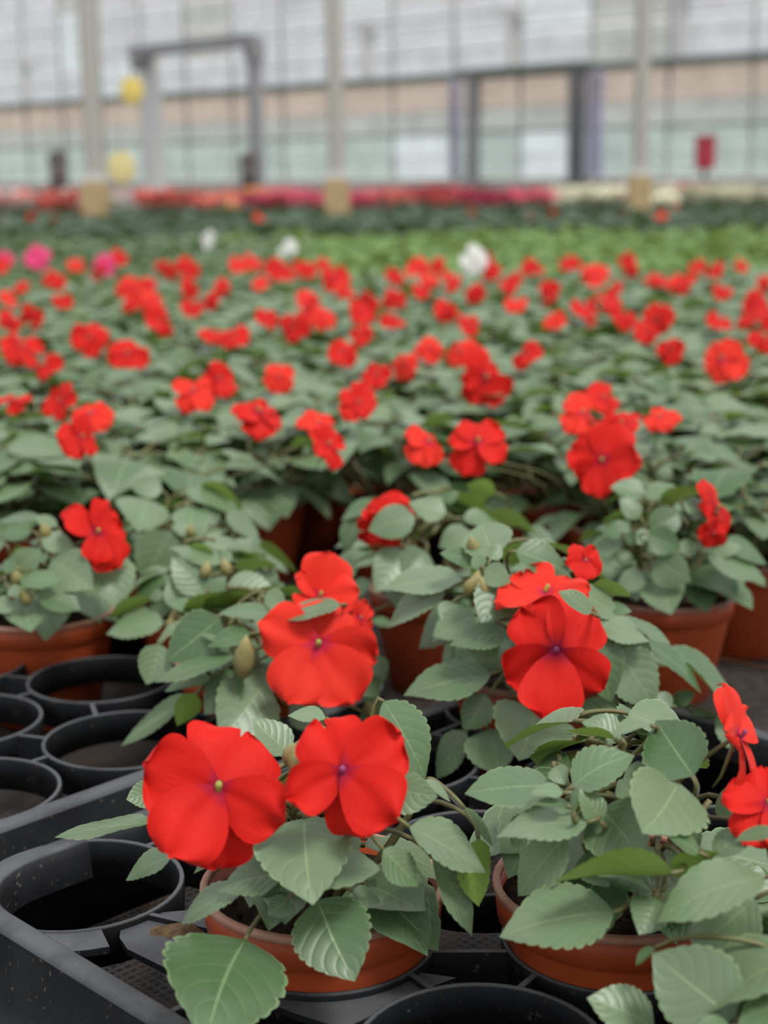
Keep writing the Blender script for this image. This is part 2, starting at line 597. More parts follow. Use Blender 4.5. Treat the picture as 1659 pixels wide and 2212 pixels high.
# red cabinet by the wall, two dark bins
M_REDBOX = plain('red_enamel', (.40, .035, .06), (.34, .03, .05), .45, 6)
P = unproj(1523, 332, 25.5)
e = empty('hose_cabinet', (P.x, P.y, 0))
tag(e, 'small crimson cabinet on a short pole, right of the doorway', 'cabinet')
link('body', MB().box((0, 0, P.z), (.30, .20, .50)).mesh('body', smooth=False), M_REDBOX, e)
link('lid', MB().box((0, 0, P.z + .27), (.34, .24, .05)).mesh('lid', smooth=False), M_REDBOX, e)
link('door', MB().box((0, -.11, P.z), (.24, .02, .42)).mesh('door', smooth=False), M_REDBOX, e)
link('pole', MB().box((0, 0, (P.z - .25) / 2), (.07, .07, P.z - .25)).mesh('pole', smooth=False), M_STEELG, e)
M_BIN = plain('dark_brown_plastic', (.075, .060, .055), (.055, .045, .04), .5, 6)
for px, py, Y, w, lab in ((126, 365, 21.0, .13, 'dark brown bin near the far wall, left of the first roof post'),
                          (538, 365, 23.0, .14, 'dark brown bin at the foot of the portal frame')):
    P = unproj(px, py, Y)
    e = empty('waste_bin', (P.x, P.y, 0))
    tag(e, lab, 'bin', 'dark bins along the far wall')
    b_ = MB().lathe([(.001, 0), (w * .8, 0), (w, P.z + .12), (w * .9, P.z + .12), (w * .75, .05)], 20)
    link('body', b_.mesh('body'), M_BIN, e)
    link('lid', MB().lathe([(w * 1.08, P.z + .12), (w * 1.08, P.z + .16), (w * .6, P.z + .24), (.001, P.z + .26)], 20).mesh('lid'), M_BIN, e)

# ------------------------------------------------------------------ leaves
_LT = np.array([0, .03, .08, .15, .24, .34, .44, .56, .68, .79, .88, .95, 1.0])
_LW = np.array([.05, .24, .52, .77, .92, 1.0, 1.0, .93, .78, .57, .34, .14, 0.0])


def leaf_grid(L, W, seed, nr=34, nc=4, arch=.10, fold=.10, wave=.03, teeth=9, twist=0.0):
    """returns verts (local: y along blade, x across, z normal), faces, uv"""
    r = random.Random(seed)
    ts = np.linspace(0, 1, nr + 1)
    ss = np.linspace(-1, 1, 2 * nc + 1)
    ph1, ph2 = r.uniform(0, 6.28), r.uniform(0, 6.28)
    asym = r.uniform(-.06, .06)
    bend = r.uniform(-.08, .08)
    v, uv, f = [], [], []
    for t in ts:
        hw = np.interp(t, _LT, _LW) * W / 2
        for s in ss:
            side = 1 + asym * (1 if s > 0 else -1)
            ph = teeth * (t + (.35 / teeth if s > 0 else 0))
            fr = ph - math.floor(ph)
            notch = 1 - .085 * math.exp(-((fr - .02) / .16) ** 2) - .055 * math.exp(-((fr - 1.0) / .10) ** 2) + .03 * fr
            k = notch if abs(s) > .99 else 1.0
            x = s * hw * side * k
            y = t * L
            x += bend * L * math.sin(math.pi * t) * .5
            z = -arch * L * (t - .15) ** 2 * 1.6 + fold * abs(s) ** 1.15 * hw
            z += wave * L * (s * s) * math.sin(6.0 * t + (ph1 if s > 0 else ph2)) * (hw / (W / 2))
            z += twist * s * hw * (t - .4)
            v.append((x, y, z))
            uv.append((t, s))
    m = 2 * nc + 1
    for i in range(nr):
        for j in range(m - 1):
            f.append((i * m + j, i * m + j + 1, (i + 1) * m + j + 1, (i + 1) * m + j))
    return v, f, uv


def petiole(mb, B, E, back, r=.0012, longest=.042):
    """curved stalk from blade base B to attachment E; back = direction leaving the blade"""
    B, E = Vector(B), Vector(E)
    if (E - B).length > longest:
        E = B + (E - B).normalized() * longest
    L = (E - B).length
    c1 = B + back * (L * .30)
    c2 = E + Vector((0, 0, L * .15))
    pts = []
    for i in range(8):
        t = i / 7
        pts.append(B * (1 - t) ** 3 + c1 * 3 * t * (1 - t) ** 2 + c2 * 3 * t * t * (1 - t) + E * t ** 3)
    mb.tube(pts, [r * (1 + .35 * i / 7) for i in range(8)], 5, (0.0, 0.3), 1)


LEAF_ME = []
for k in range(12):
    r = random.Random(100 + k)
    mb = MB()
    L = .042
    W = L * r.uniform(.72, .92)
    v, f, uv = leaf_grid(L, W, 100 + k, 20, 3, r.uniform(.05, .30), r.uniform(.02, .22), r.uniform(.01, .05), 8, r.uniform(-.3, .3))
    mb.add(v, f, uv)
    petiole(mb, (0, 0, 0), (0, -.020, -.010), Vector((0, -1, 0)), .0011)
    LEAF_ME.append(mb.mesh('leaf', [M_LEAF, M_STEM]))


def frame_from(axis, normal, loc, scale=1.0):
    y = Vector(axis).normalized()
    n = Vector(normal)
    z = (n - y * n.dot(y))
    z = z.normalized() if z.length > 1e-5 else Vector((0, 0, 1))
    x = y.cross(z)
    return Matrix(((x.x * scale, y.x * scale, z.x * scale, loc[0]), (x.y * scale, y.y * scale, z.y * scale, loc[1]), (x.z * scale, y.z * scale, z.z * scale, loc[2]), (0, 0, 0, 1)))


# ------------------------------------------------------------------ flowers
_PT = np.array([0, .08, .2, .35, .5, .65, .78, .88, .95, 1.0])
_PW = np.array([.14, .34, .60, .82, .95, 1.0, .95, .80, .58, .20])


def petal_grid(L, W, seed, notch=.10, cup=.0, nr=14, nc=5, wave=.05, curl=.10):
    r = random.Random(seed)
    p1, p2 = r.uniform(0, 6.28), r.uniform(0, 6.28)
    v, uv, f = [], [], []
    for i in range(nr + 1):
        t = i / nr
        hw = np.interp(t, _PT, _PW) * W / 2
        for j in range(2 * nc + 1):
            s = (j - nc) / nc
            y = t * L * (1 - .09 * s * s * t ** 3 - notch * math.exp(-(s / .24) ** 2) * t ** 7 + .012 * math.sin(5 * s + p1) * t ** 5)
            x = s * hw * (1 + .03 * math.sin(7 * t + p2))
            z = cup * L * t * t - curl * L * (max(0, t - .55) ** 2) * 2.2 + wave * L * t * t * math.sin(2.6 * s + p1) * .7 + wave * L * .5 * t ** 3 * math.sin(6 * s + p2)
            z -= .035 * L * math.exp(-(s / .22) ** 2) * math.sin(math.pi * min(1, t * 1.1))
            v.append((x, y, z))
            uv.append((t, s))
    m = 2 * nc + 1
    for i in range(nr):
        for j in range(m - 1):
            f.append((i * m + j, i * m + j + 1, (i + 1) * m + j + 1, (i + 1) * m + j))
    return v, f, uv


PETAL_ME = {}


def petal_mesh(kind, seed, mat, lo=False):
    key = (kind, seed % 4, mat.name, lo)
    if key not in PETAL_ME:
        W, notch, cup = {'standard': (1.12, .07, .02), 'bilobe': (1.34, .20, .03), 'side': (1.02, .02, .03), 'lower': (1.06, .05, -.02)}[kind]
        v, f, uv = petal_grid(.030, .030 * W, 40 + seed % 4 + len(kind) * 7, notch, cup, 9 if lo else 20, 3 if lo else 7, .13, .22)
        PETAL_ME[key] = MB().add(v, f, uv).mesh('petal', [mat])
    return PETAL_ME[key]


KNOB = MB()
KNOB.tube([(0, -.0015, .0005), (0, -.001, .0030), (0, .0006, .0052), (0, .0012, .0066)], [.0010, .0012, .0016, .0013], 8)
KNOB_ME = KNOB.mesh('anther_cap', [M_ANTHER])
KNOB_P = KNOB.mesh('anther_cap', [M_ANTHER_P])

DEF_PETALS = [('standard', 92, 1.0), ('side', 168, .98), ('side', 18, .98), ('lower', 236, 1.05), ('lower', 300, 1.05)]


def make_flower(root, rootloc, center, normal, up, size, mat, petals=None, attach=None, seed=0, detail=True, knob=KNOB_ME):
    """flower part: throat + stalk mesh, with the petals (sub-parts) around it.
    size = overall diameter in metres"""
    r = random.Random(seed)
    N = Vector(normal).normalized()
    U = Vector(up)
    U = (U - N * U.dot(N)).normalized()
    X = U.cross(N)
    sc = size / .058
    Mw = Matrix(((X.x, U.x, N.x, center.x), (X.y, U.y, N.y, center.y), (X.z, U.z, N.z, center.z), (0, 0, 0, 1)))
    Mi = Mw.inverted()
    mb = MB()
    mb.lathe([(.0001, -.0016), (.0020 * sc, -.0010), (.0034 * sc, .0004)], 12, mi=0)
    if attach is not None:
        a = Mi @ Vector(attach)
        L = a.length
        pts = []
        for i in range(9):
            t = i / 8
            c0, c1, c2, c3 = Vector((0, 0, -.001)), Vector((0, -.004, -.35 * L)), a + (Mi.to_3x3() @ Vector((0, 0, L * .3))), a
            pts.append(c0 * (1 - t) ** 3 + c1 * 3 * t * (1 - t) ** 2 + c2 * 3 * t * t * (1 - t) + c3 * t ** 3)
        mb.tube(pts, .0009, 5, mi=1)
        # spur hanging behind the flower
        mb.tube([(0, -.002, -.002), (0, -.008, -.008), (0, -.012, -.012), (.001, -.015, -.017)], [.0012, .0008, .0006, .0004], 5, mi=1)
    rel = Matrix.Translation(-Vector(rootloc)) @ Mw
    fo = link('flower', mb.mesh('flower', [M_EYE, M_STEM]), None, root, rel)
    for i, pt in enumerate(petals or DEF_PETALS):
        kind, ang, ps = pt[:3]
        tilt = pt[3] if len(pt) > 3 else r.uniform(-16, 8)
        lay = pt[4] if len(pt) > 4 else {'standard': -.0010, 'bilobe': -.001, 'side': .0002, 'lower': .0012}[kind] + .0003 * i
        wsc = pt[5] if len(pt) > 5 else r.uniform(.94, 1.08)
        R_ = Matrix.Rotation(math.radians(ang - 90), 4, 'Z') @ Matrix.Rotation(math.radians(tilt), 4, 'X')
        R_ = R_ @ Matrix.Rotation(math.radians(pt[6] if len(pt) > 6 else r.uniform(-20, 20)), 4, 'Y')
        S_ = Matrix.Diagonal((sc * ps * wsc * .94, sc * ps, sc, 1))
        po = link('petal', petal_mesh(kind, r.randrange(4), mat, not detail), None, fo, Matrix.Translation((0, 0, lay)) @ R_ @ S_)
    if detail:
        link('anther_cap', knob, None, fo, Matrix.Scale(sc * .9, 4))
    return fo


# ------------------------------------------------------------------ pots
def pot_meshes(n=44):
    p = MB().lathe([(.0335, .002), (.0350, 0), (.0362, .001), (.0484, .0615), (.0486, .0632), (.0510, .0645), (.0521, .0788), (.0498, .0788), (.0486, .064), (.0462, .060), (.0345, .004), (.0335, .002)], n)
    p.add([(.0345 * math.cos(2 * math.pi * k / n), .0345 * math.sin(2 * math.pi * k / n), .003) for k in range(n)], [tuple(range(n))])
    rim = MB().lathe([(.0517, .0762), (.0528, .0772), (.0530, .0794), (.0522, .0802), (.0502, .0802), (.0496, .0794), (.0496, .0772)], n, close=True)
    return p.mesh('pot', [M_POT]), rim.mesh('rim', [M_RIM])


POT_ME, RIM_ME = pot_meshes()
POT_LO, RIM_LO = pot_meshes(18)


def soil_mesh(seed, nr=9, n=36, level=.071):
    r = random.Random(seed)
    v, f = [(0, 0, level + .003)], []
    for i in range(1, nr + 1):
        rad = .0496 * i / nr
        for k in range(n):
            t = 2 * math.pi * k / n
            v.append((rad * math.cos(t), rad * math.sin(t), level + (r.uniform(-.0016, .0022) if i < nr else 0) + .003 * (1 - (i / nr) ** 2)))
    for k in range(n):
        f.append((0, 1 + k, 1 + (k + 1) % n))
    for i in range(nr - 1):
        for k in range(n):
            a = 1 + i * n
            f.append((a + k, a + n + k, a + n + (k + 1) % n, a + (k + 1) % n))
    mb = MB().add(v, f, [(0, 0)] * len(v))
    for k in range(70):                                   # crumbs
        a, q = r.uniform(0, 6.28), .047 * math.sqrt(r.random())
        s_ = r.uniform(.0006, .0019)
        mb.blob((q * math.cos(a), q * math.sin(a), level + .0025), (s_ * 1.3, s_, s_ * .8), k, 5, 3)
    return mb.mesh('soil', [M_SOIL])


SOIL_ME = [soil_mesh(i) for i in range(3)]


def add_pot(root, seed=0, lo=False):
    po = link('pot', POT_LO if lo else POT_ME, None, root)
    link('rim', RIM_LO if lo else RIM_ME, None, po)
    link('soil', SOIL_ME[seed % 3], None, root, Matrix.Rotation(seed * 1.3, 4, 'Z'))
    return po


# ------------------------------------------------------------------ trays
def tray(name_label, origin, ang, length, width, rings, ztop=.062, rad=.05):
    """origin = near-left corner, long side runs along ang, short side turns right of it"""
    a = math.radians(ang)
    d1 = Vector((math.cos(a), math.sin(a), 0))
    d2 = Vector((math.sin(a), -math.cos(a), 0))
    O = Vector((origin[0], origin[1], 0))
    root = empty('carrying_tray', O)
    tag(root, name_label, 'tray', 'black pot carrying trays')

    def outline(off):
        pts = []
        R = max(rad + off, .004)
        cs = [(rad, rad, 180), (rad, width - rad, 90), (length - rad, width - rad, 0), (length - rad, rad, 270)]
        for cx_, cy_, st in cs:
            for k in range(9):
                t = math.radians(st - 90 * k / 8 + 90 - 0)
                pts.append((cx_ + R * math.cos(math.radians(st + 0) - math.radians(90) * k / 8 + math.radians(0)) if False else 0, 0))
        # explicit corners, counted round the rectangle
        pts = []
        for cx_, cy_, a0 in ((rad, rad, 270), (rad, width - rad, 180), (length - rad, width - rad, 90), (length - rad, rad, 0)):
            for k in range(9):
                t = math.radians(a0 - 90 * k / 8)
                pts.append((cx_ + R * math.cos(t), cy_ + R * math.sin(t)))
        return [d1 * p + d2 * q for p, q in pts]

    o_out, o_in, o_low = outline(0.0), outline(-.010), outline(.012)
    n = len(o_out)

    def strip(mb, loops):
        v, f = [], []
        for lp, z in loops:
            v += [(p.x, p.y, z) for p in lp]
        for i in range(len(loops) - 1):
            for k in range(n):
                f.append((i * n + k, i * n + (k + 1) % n, (i + 1) * n + (k + 1) % n, (i + 1) * n + k))
        mb.add(v, f, [(0, 0)] * len(v))

    m1 = MB()
    strip(m1, [(outline(-.0125), ztop - .020), (outline(-.0115), ztop - .001), (o_in, ztop), (outline(-.001), ztop), (outline(.0008), ztop - .002)])
    link('top_lip', m1.mesh('top_lip'), M_TRAY, root)
    m2 = MB()
    strip(m2, [(outline(.0006), ztop - .0018), (o_low, .004), (outline(.016), .002), (outline(.010), .003), (outline(-.002), ztop - .004)])
    link('side_wall', m2.mesh('side_wall'), M_TRAY, root)
    m3 = MB()
    v = [(p.x, p.y, .006) for p in outline(.004)]
    m3.add(v, [tuple(range(n))[::-1]], [(0, 0)] * n)
    link('base', m3.mesh('base'), M_MESHBASE, root)
    rme = MB().lathe([(.0466, -.019), (.0466, -.001), (.0470, 0), (.0488, 0), (.0492, -.001), (.0486, -.019)], 44, close=True).mesh('cell_ring', [M_TRAY])
    P = [Vector((x, y, 0)) - O for x, y in rings]
    for p in P:
        link('cell_ring', rme, None, root, Matrix.Translation((p.x, p.y, ztop - .0004)))
    done = set()
    for i, p in enumerate(P):
        for j, q in enumerate(P):
            if j <= i or (q - p).length > .142: continue
            d = (q - p).normalized()
            g = (q - p).length - .0968
            if g <= .001: continue
            side = Vector((-d.y, d.x, 0)) * .012 * (1 if (i + j) % 2 else -1)
            c = (p + q) / 2 + side
            link('web', MB().box((c.x, c.y, ztop - .0102), (g + .0055, .0028, .0185), math.atan2(d.y, d.x)).mesh('web', smooth=False), M_TRAY, root)
    # braces from the outer rings to the lip
    for p in P:
        lx, ly = p.dot(d1), p.dot(d2)
        for dist, dirv in ((lx, -d1), (length - lx, d1), (ly, -d2), (width - ly, d2)):
            if .055 < dist < .105:
                L_ = dist - .0485 - .009
                c = p + dirv * (.0483 + L_ / 2)
                link('web', MB().box((c.x, c.y, ztop - .0102), (L_ + .002, .0028, .0185), math.atan2(dirv.y, dirv.x)).mesh('web', smooth=False), M_TRAY, root)
    return root


def mesh_base():
    m = NT('tray_base_mesh')
    tc = m.n('ShaderNodeTexCoord')
    sx = m.n('ShaderNodeSeparateXYZ')
    m.l(tc.outputs['Object'], sx.inputs[0])
    k = 900.0
    w = m.math('MAXIMUM', m.math('SINE', m.math('MULTIPLY', m.math('ADD', sx.outputs[0], sx.outputs[1]), k)), m.math('SINE', m.math('MULTIPLY', m.math('SUBTRACT', sx.outputs[0], sx.outputs[1]), k)))
    g = m.noise(60, 4)
    c = m.mix(m.ramp(w, .2, .9), (.006, .005, .005), (.034, .032, .032))
    c = m.mix(m.math('MULTIPLY', m.ramp(g, .40, .55), .85), c, (.030, .019, .013))
    m.set(**{'Base Color': c, 'Roughness': .7})
    m.bump(m.math('ADD', w, g), .6, .001)
    return m.m


M_MESHBASE = mesh_base()

RA = [(-.145, .669), (-.070, .742), (.004, .820), (.085, .905), (-.028, .614), (.045, .700), (.120, .785), (.035, .525), (.098, .612), (.172, .703)]
TA = tray('black tray at the front holding the two-bloom plant, with an empty round cell', (-.214, .667), 45.0, .445, .345, RA)
RB = []
U_, V_ = Vector((.0724, .0766)), Vector((-.0343, .1123))
for i in range(-2, 3):
    for j in range(0, 3):
        p = Vector((-.226, .782)) + U_ * i + V_ * j
        RB.append((p.x, p.y))
RB = [q for q in RB if not (abs(q[0] + .222) < .01 and abs(q[1] - 1.006 - .077) < .02)]
RB.append((-.243, 1.050)) if all(math.hypot(q[0] + .243, q[1] - 1.05) > .097 for q in RB) else None
a_ = math.radians(46.6)
n_ = Vector((math.sin(a_), -math.cos(a_)))
d_ = Vector((math.cos(a_), math.sin(a_)))
c0 = Vector((-.226, .782)) + n_ * .0575 - d_ * .29
tb_o = c0 - n_ * .322
tray('black tray with several empty round cells behind the front tray', (tb_o.x, tb_o.y), 46.6, .585, .322, RB)


# flat deck plates of the front tray and the soil spilt on them
def deck(pts, z=.0585):
    P = [on_plane(x, y, z) for x, y in pts]
    c = sum((p for p in P), Vector()) / len(P)
    n = len(P)
    v = [(p.x - TA.location.x, p.y - TA.location.y, z) for p in P] + [(p.x - TA.location.x, p.y - TA.location.y, z - .003) for p in P]
    f = [tuple(range(n))[::-1], tuple(range(n, 2 * n))] + [(i, (i + 1) % n, n + (i + 1) % n, n + i) for i in range(n)]
    link('deck_plate', MB().add(v, f, [(0, 0)] * len(v)).mesh('deck_plate', smooth=False), M_TRAY, TA)


deck([(262, 1998), (300, 1975), (420, 1965), (470, 1990), (520, 2080), (470, 2112), (405, 2118), (352, 2088), (275, 2050), (258, 2025)])
deck([(560, 2160), (600, 2105), (760, 2120), (905, 2100), (985, 2112), (880, 2150), (790, 2200), (742, 2222), (640, 2190)])
def corner_plate(c, th0, th1):
    """flush plate closing the gap between an outer cell and the tray's lip"""
    a = math.radians(45.0)
    d1, d2 = Vector((math.cos(a), math.sin(a), 0)), Vector((math.sin(a), -math.cos(a), 0))
    p = Vector((c[0], c[1], 0)) - TA.location
    n, v, f = 22, [], []
    for i in range(n + 1):
        t = math.radians(th0 + (th1 - th0) * i / n)
        d = Vector((math.cos(t), math.sin(t), 0))
        hit = 1.0
        for lo, hi, ax in ((.006, .43, d1), (.006, .33, d2)):
            k = d.dot(ax)
            q = p.dot(ax)
            if k < -1e-4: hit = min(hit, (lo - q) / k)
        hit = min(max(hit, .0492), .066)
        A, B = p + d * .0487, p + d * hit
        v += [(A.x, A.y, .0612), (B.x, B.y, .0612), (A.x, A.y, .058), (B.x, B.y, .058)]
    for i in range(n):
        k = 4 * i
        f += [(k, k + 4, k + 5, k + 1), (k + 2, k + 3, k + 7, k + 6), (k + 1, k + 5, k + 7, k + 3)]
    link('corner_plate', MB().add(v, f, [(0, 0)] * len(v)).mesh('corner_plate', smooth=False), M_TRAY, TA)


corner_plate(RA[0], 120, 292)
M_CRUMB = plain('tan_soil_clump', (.20, .13, .07), (.07, .045, .03), .95, 220, .1, .8, 400, .002)
for px, py, w, lab in ((392, 2012, .0075, 'tan clump of spilt soil on the tray between empty cell and front pot'), (690, 2146, .005, 'small brown soil crumb on the tray deck below the front pot')):
    p = on_plane(px, py, .0585)
    rr = random.Random(int(px))
    mb = MB()
    nn = 16
    v, f = [(0, 0, w * .42)], []
    for ring_, (q, h) in enumerate(((.35, .36), (.7, .22), (1.0, 0))):
        for k in range(nn):
            t = 2 * math.pi * k / nn
            e_ = q * w * rr.uniform(.8, 1.2)
            v.append((e_ * 1.7 * math.cos(t), e_ * math.sin(t), h * w * rr.uniform(.6, 1.3)))
    for k in range(nn):
        f.append((0, 1 + k, 1 + (k + 1) % nn))
        for g_ in (0, 1):
            a = 1 + g_ * nn
            f.append((a + k, a + nn + k, a + nn + (k + 1) % nn, a + (k + 1) % nn))
    mb.add(v, f, [(0, 0)] * len(v))
    o = link('soil_clump', mb.mesh('soil_clump'), M_CRUMB)
    o.location = (p.x, p.y, .0585)
    tag(o, lab, 'soil')


# ------------------------------------------------------------------ hero plants
def C3(x, y): return (250 + x / 1.952, 1500 + y / 1.952)
def C4(x, y): return (900 + x / 2.186, 1400 + y / 2.186)
def C5(x, y): return (x / 2.0, 1000 + y / 2.0)
def C6(x, y): return (700 + x / 1.73, 1000 + y / 1.73)


CROP = {3: (C3, 1.952), 4: (C4, 2.186), 5: (C5, 2.0), 6: (C6, 1.73)}


class Hero:
    def __init__(s, x, y, base, R, H, label, seed):
        s.loc = Vector((x, y, base))
        s.rimz = base + .08
        s.R, s.H, s.seed = R, H, seed
        s.root = empty('potted_impatiens', s.loc)
        tag(s.root, label, 'potted plant', 'red impatiens in pots')
        add_pot(s.root, seed)
        r = random.Random(seed)
        s.c = Vector((x, y, s.rimz - .012))
        s.nodes = []
        mb = MB()
        k = 6
        for i in range(k):
            a = 2 * math.pi * i / k + r.uniform(-.3, .3)
            q = R * r.uniform(.35, .6)
            tip = s.c + Vector((q * math.cos(a), q * math.sin(a), H * r.uniform(.45, .75)))
            mid = s.c + Vector((q * .6 * math.cos(a), q * .6 * math.sin(a), H * .25))
            st = s.c + Vector((.006 * math.cos(a), .006 * math.sin(a), 0))
            pts = []
            for j in range(8):
                t = j / 7
                p = st * (1 - t) ** 2 + mid * 2 * t * (1 - t) + tip * t * t
                pts.append(p - s.loc)
                s.nodes.append(p)
            mb.tube(pts, [.0026 - .0012 * j / 7 for j in range(8)], 6)
        link('stem', mb.mesh('stem'), M_STEM, s.root)
        s.cnt = 0

    def dome(s, px, py, shrink=1.0):
        """depth where the ray through the pixel meets the plant's dome of foliage"""
        d = FW + RT * ((px - CX) / F) - UP * ((py - CY) / F)
        c = Vector((s.loc.x, s.loc.y, s.rimz))
        R, H = s.R * shrink, s.H * shrink
        S = Vector((1 / R, 1 / R, 1 / H))
        o = Vector(((EYE - c)[i] * S[i] for i in range(3)))
        e = Vector((d[i] * S[i] for i in range(3)))
        A, B_, C_ = e.dot(e), 2 * o.dot(e), o.dot(o) - 1
        disc = B_ * B_ - 4 * A * C_
        if disc > 0:
            return (-B_ - math.sqrt(disc)) / (2 * A)
        return -B_ / (2 * A)

    def near_node(s, p):
        return min(s.nodes, key=lambda q: (q - p).length + 1.2 * max(0, q.z - p.z))

    def leaf(s, crop, bx, by, tx, ty, w, lay=0, under=False, Z=None, asp=1.24, arch=None, flip=1, fold=None):
        fn, sc = CROP[crop]
        b, t = fn(bx, by), fn(tx, ty)
        w = w / sc
        s.leaf_px(b, t, w, lay, under, Z, asp, arch, flip, fold)

    def leaf_px(s, b, t, w, lay=0, under=False, Z=None, asp=1.24, arch=None, flip=1, fold=None):
        s.cnt += 1
        seed = s.seed * 100 + s.cnt
        r = random.Random(seed)
        m = ((b[0] + t[0]) / 2, (b[1] + t[1]) / 2)
        Zm = (s.dome(*m) - .008 * lay) if Z is None else Z
        Zm = min(Zm, depth_at(m[0], m[1], .012 + s.loc.z) - .004)
        lp = math.hypot(t[0] - b[0], t[1] - b[1]) * Zm / F
        wp = w * Zm / F
        if lp < asp * wp:
            L = asp * wp
            dz = min(math.sqrt(L * L - lp * lp), 1.7 * lp)
            sg = flip * (1 if t[1] >= b[1] else -1)
            B = unproj(*b, Zm + sg * dz / 2)
            T = unproj(*t, Zm - sg * dz / 2)
            th = 0.0
        else:
            B, T = unproj(*b, Zm), unproj(*t, Zm)
            wr = lp / asp
            th = math.acos(max(.12, min(1, wp / wr)))
            wp = wr
        ax = T - B
        L = ax.length
        ax = ax.normalized()
        view = ((B + T) / 2 - EYE).normalized()
        n0 = -view - ax * (-view).dot(ax)
        n0.normalize()
        best = None
        for sg in (1, -1):
            n = Matrix.Rotation(sg * th, 3, ax) @ n0
            if best is None or (n.z > best.z) != under:
                best = n
        n = best
        if under and th == 0: n = -n0
        elif under: n = n if n.dot(-view) < 0 else -n
        arch = r.uniform(.04, .20) if arch is None else arch
        fold = r.uniform(.02, .16) if fold is None else fold
        v, f, uv = leaf_grid(L, wp, seed, 40, 5, arch, fold, r.uniform(.01, .035), r.choice((8, 9, 10)), r.uniform(-.2, .2))
        # keep the tip where it was seen although the blade arches
        y = ax
        x = y.cross(n)
        mb = MB()
        off = Vector((0, 0, 0))
        vv = [B + x * p[0] + y * p[1] + n * (p[2] + arch * L * .35 * p[1] / L) - s.loc for p in v]
        mb.add(vv, f, uv)
        E_ = min(s.nodes, key=lambda q: (q - B).length - .25 * (q - B).dot(-ax) + 1.0 * max(0, q.z - B.z))
        petiole(mb, B - s.loc, E_ - s.loc, -ax, .0009)
        link('leaf', mb.mesh('leaf', [M_LEAF, M_STEM]), None, s.root)

    def flower(s, cx, cy, size_px, nx, ny, roll, petals=None, lay=2, mat=M_RED, knob=KNOB_ME, Z=None):
        s.cnt += 1
        Zm = (s.dome(cx, cy, 1.08) - .007 * lay) if Z is None else Z
        C = unproj(cx, cy, Zm)
        view = (C - EYE).normalized()
        N = (-view + RT * nx + UP * ny).normalized()
        upv = Matrix.Rotation(math.radians(roll), 3, view) @ UP
        att = s.near_node(C)
        make_flower(s.root, s.loc, C, N, upv, size_px * Zm / F, mat, petals, att, s.seed * 31 + s.cnt, True, knob)

    def bud(s, px, py, size=.008, lay=1, long_=1.5):
        Zm = s.dome(px, py) - .006 * lay
        C = unproj(px, py, Zm) - s.loc
        s.cnt += 1
        r = random.Random(s.seed * 7 + s.cnt)
        mb = MB()
        d = Vector((r.uniform(-.5, .5), r.uniform(-.5, .2), 1)).normalized()
        pts = [C + d * size * long_ * (t - .5) for t in (0, .15, .35, .6, .82, 1.0)]
        mb.tube(pts, [size * k for k in (.12, .34, .48, .44, .26, .04)], 8)
        att = s.near_node(C + s.loc) - s.loc
        mb.tube([C - d * size * .6, (C + att) / 2, att], .0008, 5)
        link('bud', mb.mesh('bud', [M_BUD]), None, s.root)

    def fill(s, n, k0=.80):
        """more leaves on a shell inside the outer ones"""
        r = random.Random(s.seed + 999)
        for i in range(n):
            a = 2.399 * i + r.uniform(-.4, .4)
            el = math.asin(min(1, .08 + .86 * ((i * .618 + r.uniform(-.1, .1)) % 1.0)))
            k = k0 * r.uniform(.78, 1.0)
            out = Vector((math.cos(a) * math.cos(el), math.sin(a) * math.cos(el), math.sin(el)))
            p = Vector((s.loc.x, s.loc.y, s.rimz)) + Vector((out.x * s.R * k, out.y * s.R * k, out.z * s.H * k))
            ax = Vector((math.cos(a), math.sin(a), r.uniform(-.55, .15)))
            nm = out * .8 + Vector((r.uniform(-.35, .35), r.uniform(-.35, .35), .8))
            q = r.uniform(.80, 1.15)
            link('leaf', LEAF_ME[r.randrange(12)], None, s.root, Matrix.Translation(-s.loc) @ frame_from(ax, nm, p - ax.normalized() * .026 * q, q))


HEROES = []


def hero(*a):
    h = Hero(*a)
    HEROES.append(h)
    return h


# --- the front plant with two large blooms
P1 = hero(-.028, .614, .008, .082, .090, 'front potted impatiens with two big red blooms above its terracotta rim', 1)
for a in ((545, 1035, 395, 1420, 545, 0, False, .568), (850, 868, 1005, 1205, 345, 0, False, .585), (795, 520, 825, 830, 420, 1), (718, 775, 1112, 690, 215, 0),
          (700, 765, 424, 802, 150, 0), (535, 828, 260, 942, 115, 0), (1128, 655, 1282, 805, 140, 0), (1240, 560, 1572, 742, 165, 1), (1335, 690, 1522, 1008, 125, 0),
          (1530, 610, 1500, 885, 150, 0, True), (1135, 395, 1350, 430, 185, 0), (1130, 30, 1330, 345, 205, 0), (735, 245, 578, 100, 140, 0),
          (150, 540, -262, 578, 78, 0), (160, 400, 55, 440, 120, -1), (235, 680, 30, 762, 95, 0), (725, 865, 640, 930, 95, -1),
          (1300, 365, 1420, 440, 45, 0), (885, 100, 728, 70, 65, -2), (1000, 830, 1120, 870, 80, -2), (1470, 480, 1600, 640, 45, 0), (1010, 250, 1180, 300, 150, -1),
          (600, 600, 500, 720, 160, -2), (560, 330, 470, 200, 140, -2), (900, 560, 1000, 700, 200, -2)):
    P1.leaf(3, *a)
P1.flower(470, 1704, 338, .10, .18, 0, [('bilobe', 64, .97, -16, -.0026, 1.08, 10), ('side', 160, 1.0, -8, .0004, 1.06, -14), ('lower', 328, .94, 12, .0010, .92, 24), ('lower', 232, 1.06, 8, .0030, .98, -10), ('lower', 270, 1.08, -24, -.004, .90, 18)], 3)
